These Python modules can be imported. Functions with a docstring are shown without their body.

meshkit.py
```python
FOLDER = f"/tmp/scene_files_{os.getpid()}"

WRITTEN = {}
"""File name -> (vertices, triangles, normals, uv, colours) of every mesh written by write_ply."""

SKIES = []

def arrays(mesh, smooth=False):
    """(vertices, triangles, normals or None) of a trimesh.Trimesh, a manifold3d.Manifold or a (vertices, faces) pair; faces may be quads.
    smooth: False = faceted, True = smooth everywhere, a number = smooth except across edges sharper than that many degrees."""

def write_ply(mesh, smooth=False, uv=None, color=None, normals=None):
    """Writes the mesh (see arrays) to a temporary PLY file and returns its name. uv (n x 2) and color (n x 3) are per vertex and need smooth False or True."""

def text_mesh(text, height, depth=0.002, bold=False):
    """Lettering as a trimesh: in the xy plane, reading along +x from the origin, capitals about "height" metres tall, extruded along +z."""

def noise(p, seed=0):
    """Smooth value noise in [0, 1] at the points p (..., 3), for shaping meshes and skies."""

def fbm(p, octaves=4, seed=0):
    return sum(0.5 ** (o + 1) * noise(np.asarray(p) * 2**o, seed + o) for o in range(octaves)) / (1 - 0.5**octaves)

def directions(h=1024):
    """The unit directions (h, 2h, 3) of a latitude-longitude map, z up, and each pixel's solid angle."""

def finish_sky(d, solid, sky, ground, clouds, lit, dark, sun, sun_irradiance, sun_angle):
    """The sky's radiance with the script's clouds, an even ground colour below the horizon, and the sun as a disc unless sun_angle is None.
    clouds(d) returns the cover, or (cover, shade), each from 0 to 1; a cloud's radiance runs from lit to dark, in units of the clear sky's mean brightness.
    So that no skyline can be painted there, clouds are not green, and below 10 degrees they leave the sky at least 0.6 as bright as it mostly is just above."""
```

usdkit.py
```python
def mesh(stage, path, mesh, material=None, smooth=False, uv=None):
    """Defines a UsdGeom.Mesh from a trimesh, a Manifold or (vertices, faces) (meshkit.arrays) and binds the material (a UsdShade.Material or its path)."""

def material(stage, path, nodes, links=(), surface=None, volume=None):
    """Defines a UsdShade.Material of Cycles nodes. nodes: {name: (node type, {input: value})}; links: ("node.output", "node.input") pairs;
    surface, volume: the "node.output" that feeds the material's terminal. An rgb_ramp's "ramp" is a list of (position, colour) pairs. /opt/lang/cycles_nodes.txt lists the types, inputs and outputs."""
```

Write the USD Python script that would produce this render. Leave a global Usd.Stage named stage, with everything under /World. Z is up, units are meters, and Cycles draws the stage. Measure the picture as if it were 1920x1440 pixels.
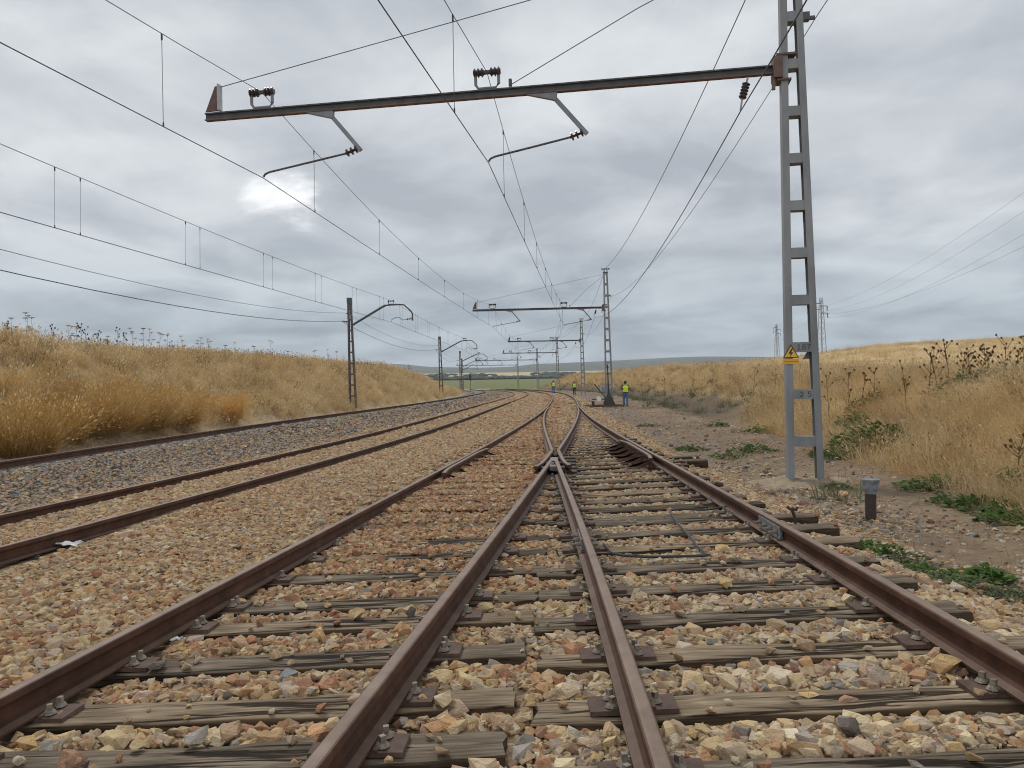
import math, random
import numpy as np, trimesh, usdkit, meshkit
from scipy.spatial import cKDTree
from pxr import Usd, UsdGeom, UsdLux, UsdShade, Sdf, Gf, Vt

stage = Usd.Stage.CreateInMemory()
UsdGeom.SetStageUpAxis(stage, UsdGeom.Tokens.z)
UsdGeom.SetStageMetersPerUnit(stage, 1.0)
UsdGeom.Xform.Define(stage, '/World')
UsdGeom.Scope.Define(stage, '/World/Looks')

# ------------------------------------------------------------------ camera, sky, sun, exposure
F, CAM_H, PITCH, ROLL = 1450.0, 1.5586, 0.0023, math.radians(1.0)
_c, _s, _cr, _sr = math.cos(PITCH), math.sin(PITCH), math.cos(ROLL), math.sin(ROLL)
_X, _UP, _FW = np.array([1.0, 0, 0]), np.array([0, _s, _c]), np.array([0, _c, -_s])
CR, CU = _cr * _X - _sr * _UP, _sr * _X + _cr * _UP
EYE = np.array([0, 0, CAM_H])
cam = UsdGeom.Camera.Define(stage, '/World/camera')
cam.AddTransformOp().Set(Gf.Matrix4d(*CR, 0, *CU, 0, *(-_FW), 0, *EYE, 1))
cam.CreateHorizontalApertureAttr(36.0)
cam.CreateVerticalApertureAttr(27.0)
cam.CreateFocalLengthAttr(36.0 * F / 1920)
cam.CreateClippingRangeAttr((0.05, 20000.0))
cam.CreateExposureAttr(0.16)

SUN_EL, SUN_AZ = math.radians(52), math.radians(-25)
SKY_STRENGTH = 0.096
dome = UsdLux.DomeLight.Define(stage, '/World/sky')
dome.CreateIntensityAttr(1.0)
dome.GetPrim().SetCustomDataByKey('kind', 'structure')
CL_DARK, CL_MID, CL_LIGHT = (4.1, 4.4, 4.85), (5.35, 5.65, 6.05), (6.9, 7.2, 7.45)
sky_mat = usdkit.material(stage, '/World/Looks/overcast_sky', {
    'sky': ('sky_texture', {'sky_type': 'single_scattering', 'sun_disc': False, 'sun_elevation': SUN_EL, 'sun_rotation': SUN_AZ, 'altitude': 600.0}),
    'tc': ('texture_coordinate', {}),
    'xyz': ('separate_xyz', {}),
    'za': ('math', {'math_type': 'add', 'value2': 0.20}),
    'zm': ('math', {'math_type': 'maximum', 'value2': 0.0}),
    'px': ('math', {'math_type': 'divide'}), 'py': ('math', {'math_type': 'divide'}),
    'p': ('combine_xyz', {'z': 0.0}),
    'mp': ('mapping', {'scale': (1.0, 0.95, 1.0), 'rotation': (0, 0, 0.25), 'location': (3.1, 7.7, 0)}),
    'n1': ('noise_texture', {'scale': 2.0, 'detail': 6.0, 'roughness': 0.54, 'distortion': 0.3}),
    'n2': ('noise_texture', {'scale': 0.6, 'detail': 3.0, 'roughness': 0.5}),
    'nm': ('mix_float', {'fac': 0.38}),
    'r': ('rgb_ramp', {'ramp': [(0.0, CL_DARK), (0.39, CL_DARK), (0.49, CL_MID), (0.60, CL_LIGHT), (1.0, CL_LIGHT)]}),
    # the lower air dims towards the horizon, as deep cloud seen edge-on does
    'hz': ('map_range', {'from_min': 0.0, 'from_max': 0.20, 'to_min': 0.0, 'to_max': 1.0, 'clamp': True}),
    'hr': ('rgb_ramp', {'ramp': [(0.0, (0.66, 0.72, 0.77)), (0.35, (0.72, 0.78, 0.82)), (1.0, (1.0, 1.0, 1.0))]}),
    'hm': ('mix', {'mix_type': 'multiply', 'fac': 1.0}),
    # thin spot of the cloud sheet in front of the low light
    'sd': ('vector_math', {'math_type': 'dot_product', 'vector2': (-0.2543, 0.9421, 0.2180)}),
    'sn': ('math', {'math_type': 'multiply_add', 'value2': 0.016, 'value3': -0.008}),
    'sa': ('math', {'math_type': 'add'}),
    'sm': ('map_range', {'range_type': 'smoothstep', 'from_min': 0.9979, 'from_max': 1.0008, 'to_min': 0.0, 'to_max': 1.0, 'clamp': True}),
    'sp': ('mix', {'mix_type': 'mix', 'color2': (10.5, 10.7, 10.9)}),
    'mixs': ('mix', {'mix_type': 'mix', 'fac': 0.97}),
    'bg': ('background_shader', {'strength': SKY_STRENGTH})},
    [('tc.generated', 'xyz.vector'), ('xyz.z', 'zm.value1'), ('zm.value', 'za.value1'),
     ('xyz.x', 'px.value1'), ('za.value', 'px.value2'), ('xyz.y', 'py.value1'), ('za.value', 'py.value2'),
     ('px.value', 'p.x'), ('py.value', 'p.y'), ('p.vector', 'mp.vector'), ('mp.vector', 'n1.vector'), ('mp.vector', 'n2.vector'),
     ('n1.fac', 'nm.a'), ('n2.fac', 'nm.b'), ('nm.result', 'r.fac'),
     ('xyz.z', 'hz.value'), ('hz.result', 'hr.fac'), ('r.color', 'hm.color1'), ('hr.color', 'hm.color2'),
     ('tc.generated', 'sd.vector1'), ('n1.fac', 'sn.value1'), ('sd.value', 'sa.value1'), ('sn.value', 'sa.value2'), ('sa.value', 'sm.value'),
     ('sm.result', 'sp.fac'), ('hm.color', 'sp.color1'),
     ('sky.color', 'mixs.color1'), ('sp.color', 'mixs.color2'), ('mixs.color', 'bg.color')], surface='bg.background')
UsdShade.MaterialBindingAPI.Apply(dome.GetPrim()).Bind(sky_mat)

sun = UsdLux.DistantLight.Define(stage, '/World/sun')
sun.CreateIntensityAttr(0.4)
sun.CreateAngleAttr(14.0)
sun.CreateColorAttr((1.0, 0.97, 0.92))
sun.CreateNormalizeAttr(True)
sun.AddRotateZOp().Set(math.degrees(-SUN_AZ))
sun.AddRotateXOp().Set(math.degrees(SUN_EL) - 90.0)

# ------------------------------------------------------------------ helpers
rng = np.random.default_rng(7)
used = {}

def numbered(path):
    n = used.get(path, 0)
    used[path] = n + 1
    return path if n == 0 else f'{path}_{n:03d}'

def ppath(parent):
    return '/World' if parent is None else (str(parent.GetPath()) if hasattr(parent, 'GetPath') else str(parent))

def tag(o, label=None, cat=None, group=None, kind=None):
    p = o.GetPrim() if hasattr(o, 'GetPrim') else o
    for k, v in (('label', label), ('category', cat), ('group', group), ('kind', kind)):
        if v:
            p.SetCustomDataByKey(k, v)
    return p

def thing(name, label, cat, loc=(0, 0, 0), rotz=0.0, group=None):
    x = UsdGeom.Xform.Define(stage, numbered('/World/' + name))
    x.AddTranslateOp().Set(Gf.Vec3d(*map(float, loc)))
    x.AddRotateZOp().Set(math.degrees(rotz))
    return tag(x, label, cat, group)

def obj(name, mesh, mat, parent=None, smooth=False, label=None):
    m = usdkit.mesh(stage, numbered(ppath(parent) + '/' + name), mesh, mat, smooth=smooth)
    return tag(m, label)

def struct(name, mesh, mat, smooth=False):
    o = obj(name, mesh, mat, None, smooth)
    return tag(o, kind='structure')

def dup(root, loc, rotz, label=None, group=None):
    was = root.GetCustomData()
    name = root.GetName()
    if len(name) > 4 and name[-4] == '_' and name[-3:].isdigit():
        name = name[:-4]
    r = thing(name, label or was['label'], was['category'], loc, rotz, group or was.get('group'))
    r.GetReferences().AddInternalReference(root.GetPath())
    r.SetInstanceable(True)
    return r

def U(u, v, Y):
    """the point at depth Y metres that the photograph shows at pixel (u, v)"""
    a, b = (u - 960) / F, (720 - v) / F
    d = _FW + a * CR + b * CU
    return EYE + d * (Y / d[1])

def cat_(parts):
    return trimesh.util.concatenate([trimesh.Trimesh(*p, process=False) if isinstance(p, tuple) else p for p in parts])

def box(size, at=(0, 0, 0), rz=0.0):
    b = trimesh.creation.box(size)
    if rz:
        b.apply_transform(trimesh.transformations.rotation_matrix(rz, (0, 0, 1)))
    b.apply_translation(at)
    return b

def beam(a, b, w, h, up=(0, 0, 1)):
    """a bar of w x h from a to b"""
    a, b = np.asarray(a, float), np.asarray(b, float)
    t = (b - a) / np.linalg.norm(b - a)
    s = np.cross(t, up); s /= np.linalg.norm(s); n = np.cross(s, t)
    q = np.array([(-1, -1), (1, -1), (1, 1), (-1, 1)])
    v = np.vstack([p + q[:, :1] * s * w / 2 + q[:, 1:] * n * h / 2 for p in (a, b)])
    f = [[0, 3, 2], [0, 2, 1], [4, 5, 6], [4, 6, 7]] + sum([[[i, (i + 1) % 4, 4 + (i + 1) % 4], [i, 4 + (i + 1) % 4, 4 + i]] for i in range(4)], [])
    m = trimesh.Trimesh(v, f, process=False)
    return m

def tube(pts, r, sides=6, caps=True):
    p = np.asarray(pts, float)
    t = np.gradient(p, axis=0); t /= np.linalg.norm(t, axis=1, keepdims=True) + 1e-12
    ref = np.where(np.abs(t[:, 2:]) < 0.9, [0, 0, 1.0], [1.0, 0, 0])
    a = np.cross(t, ref); a /= np.linalg.norm(a, axis=1, keepdims=True) + 1e-12
    b = np.cross(a, t)
    ang = np.arange(sides) * 2 * np.pi / sides
    rr = np.broadcast_to(r, (len(p),))[:, None, None]
    v = (p[:, None] + rr * (np.cos(ang)[None, :, None] * a[:, None] + np.sin(ang)[None, :, None] * b[:, None])).reshape(-1, 3)
    i, j = np.meshgrid(np.arange(len(p) - 1), np.arange(sides), indexing='ij')
    k = (j + 1) % sides
    f = np.vstack([np.stack([i * sides + j, i * sides + k, (i + 1) * sides + k], -1).reshape(-1, 3), np.stack([i * sides + j, (i + 1) * sides + k, (i + 1) * sides + j], -1).reshape(-1, 3)])
    if caps:
        n = len(p)
        f = np.vstack([f, [[0, q + 1, q] for q in range(1, sides - 1)], [[(n - 1) * sides, (n - 1) * sides + q, (n - 1) * sides + q + 1] for q in range(1, sides - 1)]])
    return trimesh.Trimesh(v, f[:, ::-1], process=False)

def cyl(r, h, at, sides=12, axis=None, r2=None):
    at = np.asarray(at, float)
    d = np.array([0, 0, 1.0]) if axis is None else np.asarray(axis, float) / np.linalg.norm(axis)
    return tube([at, at + d * h * 0.5, at + d * h], [r, (r + (r2 or r)) / 2, r2 or r], sides)

def sweep(path, right, up, profile, s_caps=True):
    """closed 2-D profile (n,2) swept along path with given right/up axes per point"""
    n = len(profile)
    v = (path[:, None] + profile[None, :, :1] * right[:, None] + profile[None, :, 1:] * up[:, None]).reshape(-1, 3)
    i, j = np.meshgrid(np.arange(len(path) - 1), np.arange(n), indexing='ij')
    k = (j + 1) % n
    a, b, c, d = i * n + j, i * n + k, (i + 1) * n + k, (i + 1) * n + j
    f = np.vstack([np.stack([a, d, c], -1).reshape(-1, 3), np.stack([a, c, b], -1).reshape(-1, 3)])
    m = trimesh.Trimesh(v, f, process=False)
    return m

def hull(pts):
    return trimesh.convex.convex_hull(np.asarray(pts, float))

def sstep(a, b, x):
    t = np.clip((np.asarray(x, float) - a) / (b - a), 0, 1)
    return t * t * (3 - 2 * t)

def fbm2(x, y, scale, octaves=4, seed=0):
    p = np.stack([np.asarray(x, float) * scale, np.asarray(y, float) * scale, np.full(np.shape(x), 0.37)], -1)
    return meshkit.fbm(p, octaves, seed) - 0.5

# ------------------------------------------------------------------ materials
def pm(name, ramp, scale=6.0, detail=4.0, rough=0.85, bump=0.0, bscale=None, bdist=0.01, stretch=(1, 1, 1), coord='position', metal=0.0, noise_rough=0.6, spec=None, vary=0.0, distortion=0.0):
    src = ('geometry', {}) if coord == 'position' else ('texture_coordinate', {})
    out = 'g.position' if coord == 'position' else 'g.object'
    nodes = {'g': src, 'm': ('mapping', {'scale': stretch}), 'n': ('noise_texture', {'scale': scale, 'detail': detail, 'roughness': noise_rough, 'distortion': distortion}),
             'r': ('rgb_ramp', {'ramp': ramp}), 'p': ('principled_bsdf', {'roughness': rough, 'metallic': metal, **({'specular_ior_level': spec} if spec is not None else {})})}
    links = [(out, 'm.vector'), ('m.vector', 'n.vector'), ('n.fac', 'r.fac')]
    col = 'r.color'
    if vary:
        nodes |= {'oi': ('object_info', {}), 'vr': ('map_range', {'from_min': 0.0, 'from_max': 1.0, 'to_min': 1.0 - vary, 'to_max': 1.0 + vary}), 'hv': ('hsv', {})}
        links += [('oi.random', 'vr.value'), ('vr.result', 'hv.value'), (col, 'hv.color')]
        col = 'hv.color'
    links.append((col, 'p.base_color'))
    if bump:
        nodes |= {'n2': ('noise_texture', {'scale': bscale or scale * 3, 'detail': 5.0, 'roughness': 0.65}), 'b': ('bump', {'strength': bump, 'distance': bdist})}
        links += [('m.vector', 'n2.vector'), ('n2.fac', 'b.height'), ('b.normal', 'p.normal')]
    return usdkit.material(stage, '/World/Looks/' + name, nodes, links, surface='p.BSDF')

def leaf_mat(name, ramp, scale=0.8, vary=0.25, trans=0.35, hi=None):
    """thin dry or green blades: colour drifts from plant to plant and over the ground"""
    nodes = {'g': ('geometry', {}), 'n': ('noise_texture', {'scale': scale, 'detail': 4.0, 'roughness': 0.6}), 'r': ('rgb_ramp', {'ramp': ramp}),
             'oi': ('object_info', {}), 'isl': ('geometry', {}), 'ad': ('math', {'math_type': 'multiply_add', 'value2': 0.5}),
             'h5': ('math', {'math_type': 'multiply', 'value2': 0.5}),
             'vr': ('map_range', {'from_min': 0.0, 'from_max': 1.0, 'to_min': 1.0 - vary, 'to_max': 1.0 + vary}), 'hv': ('hsv', {}),
             'd': ('diffuse_bsdf', {}), 't': ('translucent_bsdf', {}), 'mx': ('mix_closure', {'fac': trans})}
    links = [('g.position', 'n.vector'), ('n.fac', 'r.fac'), ('oi.random', 'ad.value1'), ('isl.random_per_island', 'h5.value1'), ('h5.value', 'ad.value3'), ('ad.value', 'vr.value'),
             ('vr.result', 'hv.value'), ('r.color', 'hv.color'), ('hv.color', 'd.color'), ('hv.color', 't.color'), ('d.BSDF', 'mx.closure1'), ('t.BSDF', 'mx.closure2')]
    return usdkit.material(stage, '/World/Looks/' + name, nodes, links, surface='mx.closure')

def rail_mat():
    """rusty sides; the top of the head is worn to a dull lilac grey steel; foot tops get dust and painted sky light"""
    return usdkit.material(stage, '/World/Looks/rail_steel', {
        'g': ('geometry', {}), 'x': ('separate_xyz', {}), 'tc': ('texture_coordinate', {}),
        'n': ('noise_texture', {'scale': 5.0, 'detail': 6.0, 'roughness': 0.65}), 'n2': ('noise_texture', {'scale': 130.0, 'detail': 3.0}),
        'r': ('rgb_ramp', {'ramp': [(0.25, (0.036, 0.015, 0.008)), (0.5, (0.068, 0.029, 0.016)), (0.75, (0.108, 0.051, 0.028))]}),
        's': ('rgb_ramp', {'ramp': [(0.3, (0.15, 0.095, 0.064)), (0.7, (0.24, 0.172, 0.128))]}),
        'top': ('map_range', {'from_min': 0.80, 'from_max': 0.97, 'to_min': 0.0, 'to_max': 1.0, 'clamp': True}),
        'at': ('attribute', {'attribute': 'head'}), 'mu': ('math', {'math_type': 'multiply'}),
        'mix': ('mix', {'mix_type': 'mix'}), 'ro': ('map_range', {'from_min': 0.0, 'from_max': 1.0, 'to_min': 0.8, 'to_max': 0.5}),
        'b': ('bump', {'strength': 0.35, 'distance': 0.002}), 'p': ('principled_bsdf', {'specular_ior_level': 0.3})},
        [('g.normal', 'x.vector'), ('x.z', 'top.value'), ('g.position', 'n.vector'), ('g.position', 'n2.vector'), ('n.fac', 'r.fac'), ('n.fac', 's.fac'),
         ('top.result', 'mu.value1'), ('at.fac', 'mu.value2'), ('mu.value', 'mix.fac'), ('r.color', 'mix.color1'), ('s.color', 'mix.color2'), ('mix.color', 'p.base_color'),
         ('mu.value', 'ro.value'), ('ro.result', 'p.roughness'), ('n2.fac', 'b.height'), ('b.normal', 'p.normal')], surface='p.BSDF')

def vcol_mat(name, bump=0.6, bscale=14.0, bdist=0.03, nscale=5.0, amount=0.5, rough=0.95, pebbles=0.0, pscale=30.0, streak=(1, 1, 1)):
    """ground whose soil kind is a mesh attribute; noise adds the fine variation"""
    nodes = {'a': ('attribute', {'attribute': 'soil'}), 'g': ('geometry', {}), 'm': ('mapping', {'scale': streak}),
             'n': ('noise_texture', {'scale': nscale, 'detail': 8.0, 'roughness': 0.7}),
             'v': ('map_range', {'from_min': 0.25, 'from_max': 0.75, 'to_min': 1.0 - amount, 'to_max': 1.0 + amount}), 'hv': ('hsv', {}),
             'nb': ('noise_texture', {'scale': bscale, 'detail': 6.0, 'roughness': 0.7}), 'b': ('bump', {'strength': bump, 'distance': bdist}),
             'p': ('principled_bsdf', {'roughness': rough, 'specular_ior_level': 0.2})}
    links = [('g.position', 'm.vector'), ('m.vector', 'n.vector'), ('m.vector', 'nb.vector'), ('n.fac', 'v.value'), ('v.result', 'hv.value'), ('a.color', 'hv.color'),
             ('nb.fac', 'b.height'), ('b.normal', 'p.normal')]
    col = 'hv.color'
    if pebbles:
        nodes |= {'vo': ('voronoi_texture', {'scale': pscale, 'randomness': 1.0}), 'vs': ('separate_color', {'color_type': 'rgb'}),
                  'pv': ('map_range', {'from_min': 0.0, 'from_max': 1.0, 'to_min': 1.0 - pebbles, 'to_max': 1.0 + pebbles}), 'hp': ('hsv', {}),
                  'b2': ('bump', {'strength': 0.9, 'distance': 0.03, 'invert': True})}
        links += [('g.position', 'vo.vector'), ('vo.color', 'vs.color'), ('vs.r', 'pv.value'), ('pv.result', 'hp.value'), ('hv.color', 'hp.color'),
                  ('vo.distance', 'b2.height'), ('b.normal', 'b2.normal')]
        links = [l for l in links if l != ('b.normal', 'p.normal')] + [('b2.normal', 'p.normal')]
        col = 'hp.color'
    links.append((col, 'p.base_color'))
    return usdkit.material(stage, '/World/Looks/' + name, nodes, links, surface='p.BSDF')

def set_color(m, name, rgb):
    UsdGeom.PrimvarsAPI(m).CreatePrimvar(name, Sdf.ValueTypeNames.Color3fArray, 'vertex').Set(Vt.Vec3fArray.FromNumpy(np.asarray(rgb, np.float32)))

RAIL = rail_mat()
PLATEM = pm('dusty_rusted_plate', [(0.3, (0.055, 0.030, 0.021)), (0.55, (0.095, 0.055, 0.039)), (0.75, (0.145, 0.093, 0.067))], 14, 6, 0.8, 0.4, 60, 0.003)
RUST = pm('rusty_iron', [(0.3, (0.05, 0.025, 0.016)), (0.55, (0.10, 0.047, 0.028)), (0.75, (0.17, 0.085, 0.045))], 14, 6, 0.85, 0.4, 60, 0.003)
DARKRUST = pm('dark_greasy_iron', [(0.3, (0.018, 0.012, 0.010)), (0.7, (0.055, 0.033, 0.024))], 12, 5, 0.7, 0.4, 50, 0.004)
SPIKE = pm('weathered_spike_steel', [(0.3, (0.13, 0.10, 0.075)), (0.7, (0.30, 0.26, 0.205))], 40, 3, 0.55, metal=0.2)
GALV = pm('grey_painted_steel', [(0.22, (0.125, 0.125, 0.12)), (0.4, (0.175, 0.182, 0.188)), (0.55, (0.215, 0.225, 0.235)), (0.8, (0.27, 0.275, 0.28))], 3, 6, 0.6, 0.15, 40, 0.002, stretch=(1, 1, 0.35))
GALV_LIGHT = pm('pale_galvanised_steel', [(0.3, (0.27, 0.28, 0.29)), (0.7, (0.40, 0.41, 0.42))], 9, 4, 0.5, metal=0.2)
GALV_DARK = pm('aged_dark_steel', [(0.3, (0.05, 0.056, 0.062)), (0.7, (0.095, 0.10, 0.105))], 6, 5, 0.6)
BROWN_STEEL = pm('rust_stained_steel', [(0.3, (0.085, 0.05, 0.04)), (0.7, (0.16, 0.10, 0.08))], 6, 5, 0.7)
BROWN_POST = pm('rusted_post_steel', [(0.3, (0.05, 0.043, 0.040)), (0.5, (0.09, 0.078, 0.07)), (0.75, (0.14, 0.118, 0.10))], 2.5, 6, 0.75)
PORCELAIN = pm('brown_glazed_insulator', [(0.3, (0.020, 0.012, 0.012)), (0.7, (0.04, 0.022, 0.02))], 10, 2, 0.25)
WIRE = pm('dark_copper_wire', [(0.3, (0.03, 0.035, 0.045)), (0.7, (0.05, 0.055, 0.065))], 2, 2, 0.6)
BLACK = pm('black_painted_iron', [(0.3, (0.012, 0.012, 0.012)), (0.7, (0.03, 0.028, 0.027))], 10, 4, 0.6)
CABLE = pm('black_cable_sheath', [(0.3, (0.02, 0.022, 0.025)), (0.7, (0.05, 0.052, 0.056))], 20, 3, 0.6)
WHITE = pm('off_white_paper', [(0.3, (0.6, 0.6, 0.6)), (0.7, (0.8, 0.8, 0.8))], 20, 3, 0.8)
CONCRETE = pm('pale_concrete', [(0.25, (0.26, 0.21, 0.145)), (0.5, (0.40, 0.335, 0.235)), (0.75, (0.50, 0.43, 0.32))], 7, 6, 0.9, 0.4, 45, 0.006)
SAND = pm('sandy_footing', [(0.3, (0.23, 0.175, 0.115)), (0.7, (0.36, 0.285, 0.19))], 6, 6, 0.95, 0.7, 40, 0.02)
ZINC = pm('dented_zinc', [(0.3, (0.08, 0.095, 0.105)), (0.55, (0.17, 0.19, 0.205)), (0.75, (0.30, 0.31, 0.315))], 22, 5, 0.6, 0.5, 40, 0.006)
def wood(name, dark, mid, light):
    """weathered timber: grain runs along the sleeper (x), with dark drying cracks"""
    return usdkit.material(stage, '/World/Looks/' + name, {
        'tc': ('texture_coordinate', {}), 'm': ('mapping', {'scale': (1.2, 22.0, 22.0)}), 'm2': ('mapping', {'scale': (0.8, 16.0, 16.0), 'location': (4, 2, 7)}),
        'oi': ('object_info', {}), 'n': ('noise_texture', {'scale': 1.6, 'detail': 8.0, 'roughness': 0.65, 'distortion': 0.6}),
        'c': ('noise_texture', {'scale': 1.3, 'detail': 4.0, 'roughness': 0.55, 'distortion': 1.0}), 'big': ('noise_texture', {'scale': 2.2, 'detail': 3.0}),
        'r': ('rgb_ramp', {'ramp': [(0.28, dark), (0.5, mid), (0.72, light)]}),
        'cr': ('rgb_ramp', {'ramp': [(0.0, (0.10, 0.085, 0.07)), (0.375, (0.14, 0.12, 0.10)), (0.425, (1, 1, 1)), (1, (1, 1, 1))]}),
        'br': ('rgb_ramp', {'ramp': [(0.3, (0.62, 0.60, 0.58)), (0.6, (1.05, 1.05, 1.05))]}),
        'mu': ('mix', {'mix_type': 'multiply', 'fac': 1.0}), 'mv': ('mix', {'mix_type': 'multiply', 'fac': 1.0}),
        'ge': ('geometry', {}), 'nx': ('separate_xyz', {}), 'sd': ('map_range', {'from_min': 0.35, 'from_max': 0.8, 'to_min': 0.0, 'to_max': 1.0, 'clamp': True}), 'cs': ('rgb_ramp', {'ramp': [(0.0, (0.36, 0.32, 0.29)), (1.0, (1, 1, 1))]}), 'mc': ('mix', {'mix_type': 'multiply', 'fac': 1.0}),  # side faces multiplied darker: creosote, and their shade put into the wood colour
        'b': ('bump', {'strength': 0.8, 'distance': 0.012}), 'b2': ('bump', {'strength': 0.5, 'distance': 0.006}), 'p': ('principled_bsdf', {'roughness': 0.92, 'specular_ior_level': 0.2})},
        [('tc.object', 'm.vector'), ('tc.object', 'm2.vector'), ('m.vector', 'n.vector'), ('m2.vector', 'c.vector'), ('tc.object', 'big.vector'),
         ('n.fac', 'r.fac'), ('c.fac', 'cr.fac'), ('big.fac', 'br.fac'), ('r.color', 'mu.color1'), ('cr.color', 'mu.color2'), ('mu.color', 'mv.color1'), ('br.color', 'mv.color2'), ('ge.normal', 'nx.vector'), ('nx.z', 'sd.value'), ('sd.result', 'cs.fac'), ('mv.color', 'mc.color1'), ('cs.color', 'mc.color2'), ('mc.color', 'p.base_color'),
         ('c.fac', 'b.height'), ('n.fac', 'b2.height'), ('b.normal', 'b2.normal'), ('b2.normal', 'p.normal')], surface='p.BSDF')
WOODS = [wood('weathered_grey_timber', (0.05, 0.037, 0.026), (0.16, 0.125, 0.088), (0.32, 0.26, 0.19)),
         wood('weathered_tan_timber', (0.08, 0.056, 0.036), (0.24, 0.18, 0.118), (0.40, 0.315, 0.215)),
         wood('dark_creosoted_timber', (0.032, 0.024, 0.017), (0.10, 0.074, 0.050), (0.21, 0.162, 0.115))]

# ------------------------------------------------------------------ track centre lines
KN = np.array([-40, 0, 12, 25, 38, 50, 65, 80, 95, 110, 140, 175, 175.01, 400.0])
def centre(x0, th0, k, ds=0.25):
    kk = np.array([k[0], *k, k[-1], k[-1] * 0.6])
    s = np.arange(0, 380, ds)
    kv = np.interp(s, KN, kk)
    th = th0 + np.concatenate([[0], np.cumsum((kv[1:] + kv[:-1]) / 2 * ds)])
    tm = (th[1:] + th[:-1]) / 2
    x = x0 + np.concatenate([[0], np.cumsum(np.sin(tm) * ds)])
    y = 2 + np.concatenate([[0], np.cumsum(np.cos(tm) * ds)])
    sb = np.arange(-60, 0, ds)
    xb, yb = x0 + sb * math.sin(th0), 2 + sb * math.cos(th0)
    return np.concatenate([xb, x]), np.concatenate([yb, y]), np.concatenate([np.full(len(sb), th0), th])
C_MID = centre(-6.4392, 0.17774, [-0.00329, -0.00412, -0.00316, 0.00033, 0.00052, -0.00082, -0.00206, -0.00291, -0.00325, -0.00327, -0.00326])
C_LEFT = centre(-1.7239, 0.13776, [-0.00109, -0.00128, -0.00165, -0.00164, -0.00091, -0.00148, -0.00221, -0.00259, -0.00275, -0.00275, -0.00274])
C_RIGHT = list(centre(1.34329, 0.03836, [-0.00397, 0.00051, 0.00271, 0.00103, -0.00032, -0.00181, -0.00222, -0.00239, -0.00241, -0.00241, -0.00241]))
C_THIRD = centre(-10.58953, -0.02248, [0.00368, 0.00385, 0.00363, 0.0008, -0.00168, -0.0018, -0.00125, -0.00161, -0.00288, -0.00348, -0.0035])
def xat(c, y):
    return np.interp(y, c[1][:1200], c[0][:1200])
def that(c, y):
    return np.interp(y, c[1][:1200], c[2][:1200])
_w = sstep(38, 46, C_RIGHT[1])
C_RIGHT[0] = C_RIGHT[0] * (1 - _w) + xat(C_LEFT, C_RIGHT[1]) * _w
GA = 0.87
K_TURN, Z_MID, K_MID, Z_THIRD, K_THIRD = 0.028, 0.1159, 0.0305, 0.122, 0.122
def ztop_turn(x, y):
    return 0.18 + K_TURN * (x - xat(C_LEFT, y))
def ztop_mid(x, y):
    return Z_MID + K_MID * (x - xat(C_MID, y))
def ztop_third(x, y):
    return Z_THIRD + K_THIRD * np.clip(x - xat(C_THIRD, y), -1.6, 1.3)
RAIL_H = 0.18          # rail top above sleeper top
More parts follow.
